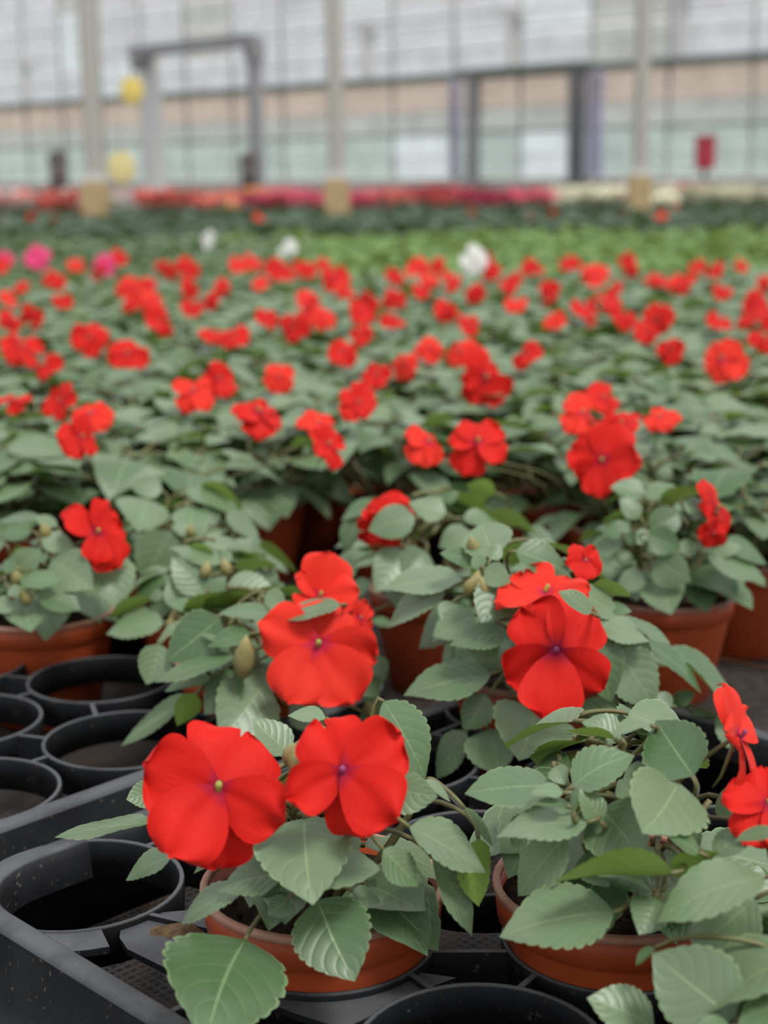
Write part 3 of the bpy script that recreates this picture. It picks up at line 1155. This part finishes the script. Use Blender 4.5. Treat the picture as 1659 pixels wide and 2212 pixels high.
P1.flower(741, 1668, 300, -.05, .16, 0, [('bilobe', 114, .94, -14, -.0020, .90, -12), ('side', 32, 1.04, -8, 0, 1.0, 14), ('side', 208, .88, 14, .0012, .92, -22), ('lower', 318, 1.04, 8, .0028, .98, 10), ('lower', 290, 1.04, -26, -.004, .92, 0)], 3, M_RED, KNOB_P)
for q in ((640, 1640), (645, 1655), (630, 1630)):
    P1.bud(*q)
P1.fill(20, .72)

# --- plant behind it with the red bloom coloured as overexposed
P2 = hero(-.081, .935, .008, .086, .056, 'potted impatiens with a coral red bloom directly behind the two-bloom plant', 2)
for a in ((950, 670, 715, 852, 225, 0), (1080, 738, 888, 775, 85, 1), (695, 785, 632, 958, 150, 0), (1010, 840, 662, 922, 85, 2), (910, 930, 706, 972, 70, 1),
          (1045, 915, 880, 1085, 170, 0), (1140, 950, 960, 1180, 300, 1), (1160, 655, 945, 638, 75, 1), (1470, 612, 1208, 655, 85, 5), (1540, 900, 1640, 1010, 120, -1),
          (1500, 690, 1560, 790, 110, -1), (1620, 830, 1660, 960, 70, 0), (820, 1010, 512, 1210, 85, 1), (850, 1000, 760, 1130, 110, 0, True), (1010, 760, 870, 740, 60, 0),
          (1080, 880, 1180, 990, 130, -1), (1540, 1020, 1640, 1140, 150, -1), (1250, 1050, 1420, 1120, 150, -1), (1150, 560, 1230, 620, 90, -1), (1030, 800, 1120, 880, 100, -1)):
    P2.leaf(5, *a)
P2.flower(688, 1392, 262, .02, .10, 0, [('bilobe', 82, .80, -14, -.002, 1.05, 8), ('side', 158, 1.04, -6, .0016, .92, -10), ('side', 346, 1.02, -10, .0002, .98, 16), ('lower', 242, 1.08, 8, .001, 1.0, -8), ('lower', 302, 1.12, 4, .0026, .95, 8)], 3, M_RED_LIT)
P2.flower(690, 1290, 175, .3, .75, 20, [('standard', 95, 1.15, 38, 0, 1.1), ('side', 160, .8, 30, 0, .9), ('side', 15, 1.0, 30, 0, 1.0), ('lower', 300, .8, 10, 0, 1.0), ('lower', 240, .8, 10, 0, 1.0)], 0, M_RED_LIT)
P2.flower(775, 1335, 95, .9, .2, -30, None, 0, M_RED_LIT)
P2.bud(527, 1420, .013, 3, 2.2)
P2.bud(800, 1535, .009, 1)
P2.fill(16, .75)

P2b = hero(-.122, 1.052, .008, .082, .056, 'bushy bloomless impatiens with pale buds, behind the coral bloom', 12)
for a in ((960, 435, 735, 352, 75, 1), (880, 562, 742, 405, 165, 1), (790, 625, 742, 488, 115, 0), (862, 620, 724, 602, 65, 2), (905, 572, 972, 490, 80, 2), (985, 528, 1188, 545, 135, 1),
          (705, 690, 452, 716, 130, 1), (660, 580, 468, 662, 60, 0, True), (705, 560, 640, 585, 50, 0), (930, 410, 808, 352, 50, 0, True), (1018, 452, 1202, 432, 60, 0, True),
          (900, 575, 960, 600, 70, 1), (1160, 560, 1230, 520, 70, -1), (890, 560, 840, 600, 60, 2), (960, 420, 1000, 380, 60, 0), (1140, 470, 1200, 530, 70, -1)):
    P2b.leaf(5, *a)
for q in ((370, 1350), (397, 1343), (380, 1328), (480, 1300), (470, 1312), (445, 1230), (487, 1225)):
    P2b.bud(*q, size=.0085, lay=2)
P2b.fill(14, .75)

# --- left pot with one bloom
P3 = hero(-.243, 1.050, .008, .082, .068, 'potted impatiens at the left edge with one red bloom above its soil', 3)
for a in ((225, 415, 395, 538, 195, 1), (470, 400, 510, 612, 200, 0), (55, 465, 175, 370, 120, 1), (85, 505, 262, 500, 80, 2), (165, 555, 350, 630, 115, 1), (110, 575, 130, 712, 210, 0),
          (-20, 590, 48, 640, 80, 1), (180, 335, 322, 355, 90, 1), (135, 295, -10, 312, 70, 0), (245, 275, 152, 222, 55, 0), (175, 242, -20, 232, 45, 0), (70, 455, 10, 420, 70, 2),
          (190, 430, 165, 380, 60, 0), (40, 540, 80, 570, 60, 2), (330, 480, 420, 560, 130, -1), (20, 350, -60, 330, 90, 0)):
    P3.leaf(5, *a)
P3.flower(208, 1150, 160, .42, .30, 0, [('standard', 62, 1.0, -2, 0, .95), ('side', 148, 1.05, 2, 0, .95), ('side', 5, .9, -8, 0, .9), ('lower', 300, 1.15, -6, .0006, 1.0), ('lower', 262, .9, 4, .001, .95)], 4)
for q in ((98, 1148), (37, 1243), (55, 1290)):
    P3.bud(*q, size=.009, lay=2)
P3.fill(14, .7)

# --- plant behind the left pot
P4 = hero(-.150, 1.165, .008, .088, .074, 'bloomless impatiens with broad pale leaves, right of the left-edge bloom', 4)
for a in ((640, 160, 600, 278, 240, 0), (825, 292, 832, 162, 170, 1), (745, 298, 618, 525, 200, 1), (848, 338, 1002, 388, 100, 1), (995, 350, 1168, 424, 105, 1), (978, 220, 1132, 342, 75, 0),
          (805, 112, 1038, 202, 75, 0), (860, 100, 1062, 168, 55, -1, True), (820, 312, 742, 262, 55, 2), (1110, 350, 1292, 468, 50, 0, True), (835, 310, 905, 275, 50, 2), (700, 120, 560, 90, 100, -1),
          (870, 250, 960, 200, 90, 0), (880, 330, 960, 290, 70, 0), (560, 300, 470, 360, 120, -1)):
    P4.leaf(5, *a)
P4.bud(412, 1146, .007, 3)
P4.fill(24)

# --- bloomless-looking ground pot in the middle with a turned-away bloom
_c = on_plane(945, 1262, .08)
P5 = hero(_c.x, _c.y, 0.0, .105, .088, 'impatiens in a shaded dark pot, its red bloom turned away behind a leaf', 5)
for a in ((205, 150, 58, 202, 60, 1), (340, 205, 162, 245, 130, 4), (455, 190, 316, 145, 90, 1), (445, 145, 502, 105, 45, 0), (640, 112, 530, 78, 70, -1, True), (600, 185, 798, 242, 55, 0, True),
          (545, 258, 428, 312, 100, 1), (300, 328, 195, 474, 165, 1), (130, 208, 62, 322, 80, 0), (120, 370, -5, 455, 90, 0), (172, 440, 82, 498, 60, 0), (750, 250, 862, 335, 90, 0),
          (690, 290, 740, 360, 80, 0), (180, 590, 262, 605, 35, 1), (520, 205, 640, 215, 60, 0), (380, 330, 300, 420, 120, 0), (250, 360, 350, 420, 100, -1)):
    P5.leaf(6, *a)
P5.flower(835, 1118, 130, -.75, .35, 10, None, 2)
P5.flower(812, 1140, 90, .2, -.9, 0, None, 1)
P5.fill(24)

# --- central-right plant with the large front-facing bloom
P6 = hero(.092, .905, .008, .092, .100, 'potted impatiens right of centre with one large red bloom facing front', 6)
for a in ((640, 345, 588, 212, 190, 2), (512, 430, 222, 450, 105, 1), (582, 370, 434, 332, 75, 2), (718, 330, 922, 405, 120, 1), (680, 438, 588, 594, 170, 2), (602, 395, 692, 445, 95, 3),
          (452, 478, 222, 595, 100, 0), (562, 570, 405, 645, 125, 0), (690, 640, 466, 662, 100, 1), (622, 790, 292, 845, 145, 1), (1005, 650, 1090, 892, 165, 2), (1095, 700, 1250, 910, 200, 1),
          (1018, 605, 1222, 658, 95, 2), (1000, 458, 1152, 492, 60, 1, True), (1068, 540, 1152, 552, 45, 1), (1105, 580, 1298, 668, 50, 1), (1205, 668, 1432, 838, 75, 1), (1000, 560, 882, 472, 70, 9),
          (955, 478, 1112, 575, 100, 1), (590, 395, 560, 340, 60, 3), (620, 360, 660, 300, 60, 3), (800, 600, 700, 640, 130, -1), (560, 640, 640, 740, 130, -1), (480, 520, 440, 590, 80, 0),
          (1100, 640, 1230, 700, 110, 0), (850, 420, 930, 450, 70, 1)):
    P6.leaf(6, *a)
for a in ((560, 285, 498, 482, 410, 2), (335, 225, 215, 385, 160, 0), (335, 385, 385, 592, 265, 1), (235, 395, 68, 602, 135, 0), (1210, 272, 1108, 218, 85, 1), (1215, 270, 1312, 200, 75, 1), (1180, 0, 1592, 352, 90, 0),
          (1415, 325, 1602, 492, 170, 0), (960, 300, 760, 270, 110, 0), (1050, 300, 900, 380, 130, -1), (780, 330, 960, 420, 130, -1), (1300, 300, 1420, 420, 140, -1)):
    P6.leaf(4, *a)
P6.flower(1203, 1408, 262, -.05, .10, 0, [('standard', 56, 1.0, -14, -.001, 1.05, 10), ('side', 124, 1.0, -10, -.0004, 1.1, -14), ('side', 208, 1.0, -12, -.0012, .92, -18), ('lower', 320, 1.0, -14, .0002, .95, 14), ('lower', 264, 1.14, 12, .0030, .92, 0)], 5, M_RED, KNOB_P)
P6.flower(1180, 1282, 205, .2, 2.0, 25, [('standard', 92, .8, 5, 0, .9), ('side', 160, 1.0, 8, 0, 1.0), ('side', 20, 1.0, 24, 0, .8), ('lower', 232, 1.1, -8, .001, 1.0), ('lower', 300, .9, 0, .0012, 1.0)], 2, M_RED_LIT)
P6.flower(1262, 1212, 90, .6, .35, -20, None, 0)
for q in ((1030, 1255), (1045, 1268), (1018, 1266), (1023, 1180)):
    P6.bud(*q, size=.009, lay=3)
P6.fill(24)

# --- right pot on the ground
P7 = hero(.208, 1.108, 0.0, .088, .086, 'impatiens in a sunlit terracotta pot on the ground at right', 7)
for a in ((1222, 252, 1345, 178, 115, 1), (1208, 268, 1338, 318, 110, 2), (1235, 365, 1370, 442, 140, 1), (1250, 428, 1292, 548, 165, 0), (1145, 250, 1036, 250, 70, 1), (1112, 288, 982, 352, 80, 0),
          (1200, 112, 1070, 88, 80, 0), (1200, 130, 1312, 78, 70, 0), (1182, 202, 1108, 128, 70, 0), (1250, 140, 1412, 98, 60, 0, True), (1348, 145, 1504, 228, 65, 2), (1400, 290, 1450, 335, 50, 1),
          (1435, 350, 1662, 428, 95, 1), (1490, 298, 1665, 362, 75, 0), (1190, 408, 1098, 475, 90, 0), (1130, 268, 1182, 302, 50, 1), (1215, 255, 1170, 300, 60, 2), (1330, 330, 1400, 300, 70, 0),
          (1140, 330, 1080, 380, 80, -1), (1450, 330, 1560, 300, 70, 0), (1380, 220, 1440, 270, 60, 0)):
    P7.leaf(6, *a)
P7.flower(1545, 1095, 130, 2.0, .25, -10, None, 2)
P7.flower(1540, 1150, 70, .5, -.5, -10, None, 2)
P7.fill(24)

# --- front right pot
P9 = hero(.098, .612, .008, .088, .098, 'front potted impatiens with broad grey-green leaves, beside the two-bloom plant', 9)
for a in ((645, 650, 226, 658, 190, 1), (738, 652, 1014, 478, 205, 1), (1235, 632, 1075, 862, 415, 2), (1305, 602, 1120, 325, 320, 1), (805, 822, 372, 848, 165, 2), (870, 760, 1060, 1010, 340, 0),
          (705, 890, 455, 1152, 215, 0), (1200, 1062, 645, 1042, 120, 3, True), (1195, 1065, 1425, 955, 110, 2, True), (930, 1248, 385, 1318, 300, 2), (1130, 1180, 1055, 1342, 200, 2), (1112, 1142, 855, 1048, 110, 1),
          (1335, 965, 1170, 868, 75, 3), (1400, 975, 1585, 845, 130, 2), (935, 430, 685, 378, 40, 0, True), (1105, 365, 922, 388, 60, 1), (965, 425, 790, 338, 130, -1), (692, 682, 538, 668, 65, 2),
          (705, 748, 556, 720, 45, 2), (742, 772, 755, 648, 40, 3), (872, 822, 775, 655, 120, 1), (1020, 700, 950, 620, 120, -1), (1240, 830, 1330, 940, 150, -1), (800, 960, 900, 1120, 200, -1),
          (1180, 1140, 1260, 1290, 170, 0), (650, 560, 700, 640, 100, 0), (1420, 700, 1560, 780, 170, -1), (560, 800, 450, 940, 150, -2), (1000, 560, 1090, 640, 130, -1)):
    P9.leaf(4, *a)
P9.flower(1592, 1590, 235, 2.6, 1.0, -20, [('standard', 92, 1.0, 12, 0, 1.0), ('side', 168, 1.0, 10, 0, 1.0), ('side', 15, 1.0, 10, 0, 1.0), ('lower', 235, 1.0, -10, .001, 1.0), ('lower', 300, 1.0, -4, .001, 1.0)], 2, M_RED_LIT, KNOB_P)
P9.flower(1660, 1740, 200, .1, .55, 0, None, 3)
for q in ((1222, 1757), (1236, 1764), (1420, 1935)):
    P9.bud(*q, size=.0048, lay=0)
P9.fill(24)

# --- plant leaning in from the lower right corner
P10 = hero(.176, .484, 0.0, .090, .105, 'blurred impatiens leaning into the lower right corner', 10)
for a in ((1645, 1082, 1118, 1232, 235, 0, False, .535), (1600, 1180, 1290, 1420, 300, 0, False, .555), (1500, 1745, 1110, 1440, 420, 0, False, .525), (1120, 1790, 815, 1640, 230, 0, False, .545), (1125, 1415, 1028, 1492, 50, 0, False, .54),
          (1700, 860, 1500, 900, 70, 0, False, .545), (1700, 1500, 1560, 1330, 200, 0, False, .56), (1480, 1790, 1330, 1760, 70, 0, False, .51), (1560, 1790, 1600, 1640, 100, 0, False, .52), (1690, 1250, 1640, 1560, 220, 0, False, .55),
          (1700, 1750, 1560, 1560, 200, 0, False, .57)):
    P10.leaf(4, *a)
P10.fill(30)


# ------------------------------------------------------------------ the bed of impatiens behind
def plant_leaves(r, R, H):
    """list of (variant, matrix) relative to the pot's base"""
    out, tips = [], []
    nb = r.randint(6, 7)
    for i in range(nb):
        a = 2 * math.pi * i / nb + r.uniform(-.35, .35)
        q = R * (r.uniform(.40, .72) if i else .05)
        tip = Vector((q * math.cos(a), q * math.sin(a), .08 + H * (r.uniform(.50, .95) if i else 1.0)))
        tips.append(tip)
        m = r.randint(5, 6)
        for k in range(m):
            b = 2 * math.pi * k / m + r.uniform(-.4, .4) + a
            el = r.uniform(-.25, .35)
            ax = Vector((math.cos(b), math.sin(b), el)) + Vector((math.cos(a), math.sin(a), 0)) * .35 * (q / R)
            nm = Vector((r.uniform(-.3, .3), r.uniform(-.3, .3), 1)) + Vector((math.cos(b), math.sin(b), 0)) * .30
            sc = r.uniform(.90, 1.38) if k else .65
            ax.normalize()
            p = tip + ax * .020 * sc + Vector((0, 0, .008 * sc))
            out.append((r.randrange(12), frame_from(ax, nm, p, sc)))
    for i in range(15):                                   # lower skirt of larger leaves
        a = r.uniform(0, 6.283)
        ax = Vector((math.cos(a), math.sin(a), r.uniform(-.45, 0)))
        p = Vector((math.cos(a) * R * .62, math.sin(a) * R * .62, .08 + H * r.uniform(.05, .45)))
        out.append((r.randrange(12), frame_from(ax, Vector((r.uniform(-.2, .2) + math.cos(a) * .3, math.sin(a) * .3 + r.uniform(-.2, .2), 1)), p, r.uniform(1.05, 1.45))))
    return out, tips


def stems_mesh(tips):
    mb = MB()
    for t in tips:
        mb.tube([(t.x * .12, t.y * .12, .07), (t.x * .6, t.y * .6, .08 + (t.z - .08) * .35), tuple(t)], [.0024, .002, .0014], 5)
    return mb.mesh('stem', [M_STEM])


ARCH = []                                                # a few branch layouts, shared between plants
for k in range(5):
    r = random.Random(500 + k)
    lv, tips = plant_leaves(r, .092, .064)
    ARCH.append((lv, tips, stems_mesh(tips)))

# simplified foliage, all leaves of one plant in a single mesh
LOW = []
for k in range(5):
    r = random.Random(700 + k)
    lv, tips = plant_leaves(r, .095, .066)
    mb = MB()
    for vi, Mx in lv:
        rr = random.Random(vi)
        v, f, uv = leaf_grid(.042, .042 * rr.uniform(.72, .92), vi, 6, 2, rr.uniform(.05, .3), rr.uniform(.02, .2), .02, 6)
        mb.add([Mx @ Vector(p) for p in v], f, uv)
    LOW.append(mb.mesh('foliage', [M_LEAF]))

# blooms read from the photograph: crop x, y, width, tilt up (0 faces the lens, 1 faces the sky), colour
FL7 = [(40, 350, 95, .3), (140, 320, 120, .3), (90, 455, 200, .9), (390, 420, 170, .2), (550, 490, 190, .3), (650, 260, 120, .3), (690, 350, 150, .3), (560, 195, 110, .4), (235, 170, 110, .4), (270, 260, 90, .4),
       (820, 130, 80, .4), (910, 260, 90, .4), (830, 290, 70, .4), (1035, 105, 90, .3), (1215, 125, 130, .3), (1145, 330, 110, .5), (1270, 370, 150, .2), (1340, 290, 105, .4), (1400, 330, 110, .4), (1450, 160, 150, .9),
       (1490, 215, 95, .4), (1580, 285, 130, .3), (1560, 410, 115, .4), (1480, 480, 110, .8), (930, 410, 130, .7), (1010, 415, 130, .7), (830, 650, 190, .6), (945, 595, 110, .5), (1115, 740, 220, 1.1), (1370, 790, 160, .8),
       (1415, 880, 130, .3), (265, 690, 150, .3), (350, 850, 190, .25), (390, 750, 100, .4), (200, 540, 80, .4), (1205, 590, 75, .4), (1545, 700, 80, .5), (1630, 580, 70, .5), (60, 690, 150, 1.0), (520, 70, 80, .4), (820, 210, 90, .4),
       (420, 130, 80, .4), (700, 110, 80, .5), (640, 190, 80, .5), (1120, 180, 80, .6), (960, 200, 70, .5), (330, 100, 80, .5), (90, 200, 80, .5), (30, 250, 80, .5), (1330, 130, 80, .5)]
FL8 = [(150, 120, 110, .3), (160, 210, 95, .4), (40, 260, 110, .4), (290, 160, 80, .4), (390, 230, 95, .3), (270, 310, 115, .4), (365, 360, 110, .3), (570, 270, 85, .4), (710, 230, 125, .3), (640, 120, 90, .5), (740, 340, 80, .5),
       (910, 140, 130, .5), (870, 290, 160, .7), (970, 270, 140, .7), (1200, 170, 120, .8), (1290, 180, 120, .8), (1420, 130, 110, .4), (1460, 210, 95, .4), (1180, 340, 150, .3), (1130, 390, 115, .4), (1240, 470, 130, .2),
       (1460, 510, 200, .2), (1600, 270, 120, .4), (1640, 430, 100, .4), (1450, 350, 85, .5), (430, 590, 250, .15), (330, 480, 160, .4), (620, 490, 115, .2), (400, 870, 265, .05), (190, 870, 160, .4), (850, 745, 200, .35),
       (945, 680, 90, .5), (1030, 790, 150, .9), (1190, 765, 150, .9), (950, 950, 300, .10), (40, 340, 90, .5), (190, 460, 70, .5), (90, 530, 75, .5), (1550, 100, 80, .5), (460, 130, 85, .5), (50, 150, 85, .5), (1640, 180, 70, .5),
       (1060, 130, 80, .5), (540, 190, 80, .5), (230, 110, 80, .5), (1350, 110, 80, .5), (820, 90, 80, .5)]
BLOOMS = [(x / 2, 520 + y / 2, w / 2, t, M_RED) for x, y, w, t in FL7] + [(830 + x / 2, 520 + y / 2, w / 2, t, M_RED) for x, y, w, t in FL8]
BLOOMS += [(5, 566, 48, .3, M_PINK), (82, 553, 55, .3, M_PINK), (228, 572, 52, .3, M_PINK), (447, 517, 48, .3, M_WHITE), (620, 538, 46, .4, M_WHITE), (1026, 560, 62, .2, M_WHITE)]
_rb = random.Random(11)
for _ in range(22):
    yy = 560 + 130 * _rb.random() ** 1.4
    BLOOMS.append((_rb.uniform(-20, 1680), yy, 30 + (yy - 560) * .14 + _rb.uniform(0, 14), _rb.uniform(.2, .9), M_RED))
bl3 = []
for x, y, w, t, mt in BLOOMS:
    # blooms stand about 17 cm above the ground; take the depth where the ray passes that height
    if mt is M_WHITE or mt is M_PINK:
        Z = .060 * F / w
    else:
        Z = depth_at(x, y, .178)
        Zw = .057 * F / w
        Z = min(max(min(Z, .75 * Z + .25 * Zw), 1.20), 3.75)
    bl3.append((unproj(x, y, Z), min(max(1.10 * w * Z / F, .040), .070), t, mt))

# positions: staggered rows; the hero pots keep their own places
HX = [(h.loc.x, h.loc.y) for h in HEROES]
spots = []
Y, row = 1.21, 0
while Y < 3.75:
    half = .262 * Y + .14
    n = int(2 * half / .148)
    c = 0
    for i in range(-n // 2 - 1, n // 2 + 2):
        x = (i + (.5 if row % 2 else 0)) * .148 + rng.uniform(-.014, .014)
        y = Y + rng.uniform(-.014, .014)
        if abs(x) > half: continue
        if any(math.hypot(x - a, y - b) < .135 for a, b in HX): continue
        if Y < 1.46 and -.16 < x < .0: continue         # bare ground between the pots
        if Y < 1.30 and x < -.16 and x > -.30: continue
        if Y < 1.35 and abs(x - .30) > .12 and x > 0.05: continue
        spots.append([x, y, row])
    Y += .128
    row += 1

_c = on_plane(548, 1076, .08)
spots = [s for s in spots if math.hypot(s[0] - _c.x, s[1] - _c.y) > .12]
spots.append([_c.x, _c.y, 'shade'])
ORD = ['first', 'second', 'third', 'fourth', 'fifth', 'sixth', 'seventh', 'eighth', 'ninth', 'tenth', 'eleventh', 'twelfth', 'thirteenth', 'fourteenth']
by_plant = {}
for b in bl3:
    k = min(range(len(spots)), key=lambda i: math.hypot(spots[i][0] - b[0].x, spots[i][1] - (b[0].y + .03)))
    by_plant.setdefault(k, []).append(b)
NEAR = 2.25
rows_near = sorted({s[2] for s in spots if s[2] != 'shade' and s[1] < NEAR})
rank = {}
for rr in rows_near:
    ids = sorted([i for i, s in enumerate(spots) if s[2] == rr and abs(s[0]) < .262 * s[1]], key=lambda i: spots[i][0])
    for q, i in enumerate(ids):
        rank[i] = q
FARLAB = {'red': 'red-flowering impatiens in the blurred rear rows of the red bed', 'none': 'impatiens without open blooms in the blurred rear rows of the red bed'}
for i, (x, y, row) in enumerate(spots):
    r = random.Random(3000 + i)
    loc = Vector((x, y, 0))
    root = empty('potted_impatiens', loc)
    fl = by_plant.get(i, [])
    near = y < NEAR
    ang = r.uniform(0, 6.28)
    sc = r.uniform(.94, 1.08)
    Mr = Matrix.Rotation(ang, 4, 'Z') @ Matrix.Diagonal((sc, sc, 1, 1))
    if near:
        if row == 'shade':
            lab = 'blurred impatiens in a plain terracotta pot standing beside the strip of bare ground'
        elif i not in rank:
            lab = 'impatiens cut by the %s picture edge in the %s row behind the sharp pots' % ('left' if x < 0 else 'right', ORD[rows_near.index(row)])
        else:
            lab = '%s impatiens from the left in the %s row behind the sharp pots' % (ORD[rank[i]], ORD[rows_near.index(row)])
        tag(root, lab, 'potted plant', 'red impatiens in pots')
        add_pot(root, i)
        lv, tips, sm = ARCH[i % 5]
        link('stem', sm, None, root, Mr)
        for vi, Mx in lv:
            link('leaf', LEAF_ME[vi], None, root, Mr @ Mx)
        for _ in range(2):
            b = r.choice(tips)
            p = Mr @ b
            link('bud', BUD_ME, None, root, Matrix.Translation(p + Vector((0, 0, .006)))) if 'BUD_ME' in globals() else None
    else:
        white = any(b[3] is M_WHITE for b in fl)
        pink = any(b[3] is M_PINK for b in fl)
        if white:
            q = [b for b in fl if b[3] is M_WHITE][0][0]
            lab = 'impatiens carrying the %s of three white blooms behind the red bed' % ('leftmost' if q.x / q.z < 0 and q.x / q.y < -.09 else 'rightmost' if q.x > 0 else 'middle')
            tag(root, lab, 'potted plant', 'white-blooming plants at the rear of the bed')
        elif pink:
            tag(root, 'impatiens with the %s of three pink blooms at the left rear corner' % ('leftmost' if x / y < -.235 else 'rightmost' if x / y > -.2 else 'middle'), 'potted plant', 'pink-blooming plants at the rear of the bed')
        else:
            tag(root, FARLAB['red' if fl else 'none'], 'potted plant', 'rear impatiens of the red bed in bloom' if fl else 'rear impatiens of the red bed without blooms')
        po = link('pot', POT_LO, None, root)
        link('foliage', LOW[i % 5], None, root, Mr)
    for k, (C, size, tilt, mt) in enumerate(fl):
        view = (C - EYE).normalized()
        N = (-view + UP * (tilt + r.uniform(-.1, .5)) + RT * r.uniform(-.9, .9)).normalized()
        pk = [(kk, aa + r.uniform(-12, 12), ss * r.uniform(.82, 1.12), r.uniform(-28, 14)) for kk, aa, ss in DEF_PETALS]
        make_flower(root, loc, C, N, Matrix.Rotation(r.uniform(-.4, .4), 3, view) @ UP, size, mt if (mt is not M_RED or r.random() < .7) else M_RED_LIT, pk, loc + Vector(((C.x - x) * .4, (C.y - y) * .4, .11)), 4000 + i * 10 + k, near)

# ------------------------------------------------------------------ beds further back
M_GREEN1 = leaf_material('bright_bedding_leaf', (.150, .270, .060), (.110, .220, .050), (.2, .3, .06), (.24, .36, .12), .25, .55)
M_GREEN2 = leaf_material('dull_bedding_leaf', (.105, .180, .080), (.080, .145, .060), (.15, .22, .06), (.18, .26, .12), .2, .55)
M_GREEN3 = leaf_material('dark_bedding_leaf', (.060, .115, .062), (.045, .085, .045), (.10, .15, .05), (.10, .16, .09), .2, .55)


def tuft(seed, R, H, n, mats, leafL, blooms=0, bloom_mi=1, bz=1.0):
    r = random.Random(seed)
    mb = MB()
    for i in range(n):
        a = r.uniform(0, 6.283)
        q = R * math.sqrt(r.random()) * .75
        ax = Vector((math.cos(a), math.sin(a), r.uniform(-.2, .7)))
        nm = Vector((r.uniform(-.4, .4), r.uniform(-.4, .4), 1))
        p = Vector((q * math.cos(a), q * math.sin(a), H * (r.uniform(.45, 1.0) * (1 - .45 * (q / R) ** 2))))
        L = leafL * r.uniform(.7, 1.2)
        v, f, uv = leaf_grid(L, L * .7, i, 4, 1, .2, .1, .02, 5)
        Mx = frame_from(ax, nm, p, 1.0)
        mb.add([Mx @ Vector(c) for c in v], f, uv)
    mb.tube([(0, 0, 0), (0, 0, H * .7)], .004, 5)
    mb2 = MB()
    for i in range(blooms):
        a, q = r.uniform(0, 6.283), R * .8 * math.sqrt(r.random())
        c = Vector((q * math.cos(a), q * math.sin(a), H * r.uniform(.85, 1.1) * bz))
        s_ = r.uniform(.7, 1.2) * .034
        for k in range(5):
            t = 2 * math.pi * k / 5 + a
            v, f, uv = petal_grid(s_, s_, k, .1, .2, 3, 1)
            Rm = Matrix.Translation(c) @ Matrix.Rotation(r.uniform(.2, 1.2), 4, 'X') @ Matrix.Rotation(t, 4, 'Z')
            mb2.add([Rm @ Vector(p) for p in v], f, uv)
    fl = mb2.mesh('blooms', [mats[1]]) if blooms else None
    return mb.mesh('bedding_plant', mats[:1]), fl


def bed(name, label, cat, group, Y0, Y1, step, meshes, pick, jit=.3, xr=None):
    r = random.Random(hash(name) % 1000 if False else len(name) * 17)
    Y, row, cnt = Y0, 0, 0
    while Y < Y1:
        half = .262 * Y + step
        n = int(half / step) + 1
        for i in range(-n, n + 1):
            x = (i + (.5 if row % 2 else 0)) * step + r.uniform(-jit, jit) * step * .5
            y = Y + r.uniform(-jit, jit) * step * .5
            if abs(x) > half: continue
            k, lab, grp = pick(x, y, r)
            if k is None: continue
            o = link(name, meshes[k][0], None, None)
            if meshes[k][1] is not None:
                link('blooms', meshes[k][1], None, o)['kind'] = 'stuff'
            o.location = (x, y, 0)
            o.rotation_euler = (0, 0, r.uniform(0, 6.28))
            s_ = r.uniform(.88, 1.12)
            o.scale = (s_, s_, s_)
            tag(o, lab or label, cat, grp or group)
            cnt += 1
        Y += step * .9
        row += 1
    return cnt


tg = [tuft(900 + k, .155, .135, 60, [M_GREEN1], .062) for k in range(3)] + [tuft(910 + k, .155, .135, 60, [M_GREEN2], .062) for k in range(3)]


def pick_green(x, y, r):
    left = (x / y) < (-.06 + r.uniform(-.05, .05))
    k = r.randrange(3) + (3 if left else 0)
    return (k, 'dull green bedding plant in the leafy band left of centre', 'dull green bedding plants') if left else (k, 'bright green bedding plant in the leafy band behind the red bed', 'bright green bedding plants')


n1 = bed('bedding_plant', '', 'plant', '', 3.95, 6.95, .25, tg, pick_green)
td = [tuft(930 + k, .19, .17, 46, [M_GREEN3], .085) for k in range(3)]
td.append(tuft(937, .19, .17, 44, [M_GREEN3, M_RED_LIT], .085, 1, 1))


def pick_dark(x, y, r):
    if r.random() < .04:
        return 3, 'dark green bedding plant with a single reddish bloom', 'dark bedding plants with a bloom'
    return r.randrange(3), 'dark green bedding plant in the band before the far flowers', 'dark green bedding plants'


n2 = bed('bedding_plant', '', 'plant', '', 7.2, 9.7, .31, td, pick_dark)
M_CRIM = petal_material('crimson_petal', (.64, .11, .17), (.55, .09, .13), (.4, .02, .05))  # far-row petals lightened and muted: distance haze is put into the colour
M_CREAM = petal_material('cream_petal', (.80, .78, .60), (.72, .70, .52), (.6, .6, .3))
M_ORANGE = petal_material('orange_petal', (.80, .40, .17), (.72, .33, .14), (.6, .2, .04))
M_SALMON = petal_material('salmon_petal', (.78, .22, .18), (.70, .18, .15), (.6, .1, .06))
tf = []
for k, mt in enumerate((M_CRIM, M_CREAM, M_ORANGE, M_SALMON, M_WHITE)):
    tf.append(tuft(960 + k, .20, .20, 22, [M_GREEN3, mt], .085, 30, 1, 1.15))
    tf.append(tuft(980 + k, .20, .20, 22, [M_GREEN3, mt], .085, 30, 1, 1.15))
FCOL = [('crimson', 'middle'), ('cream', 'right'), ('orange', 'left'), ('salmon red', 'left'), ('white', 'left')]


def pick_far(x, y, r):
    px = CX + F * x / y
    e = px + r.uniform(-40, 40)
    if e > 1190: k = 1 if r.random() < .86 else 0
    elif e > 700: k = 0 if r.random() < .92 else 3
    elif e > 380: k = r.choice((0, 0, 0, 3, 3, 2))
    else: k = r.choice((3, 3, 3, 2, 4, 3))
    c = FCOL[k][0]
    return k * 2 + r.randrange(2), '%s-flowering bedding plant in the farthest band of blooms' % c, '%s-flowering plants far back' % c


n3 = bed('flowering_plant', '', 'plant', '', 10.5, 12.9, .36, tf, pick_far)
print('COUNTS', len(spots), n1, n2, n3, len(bpy.data.objects))
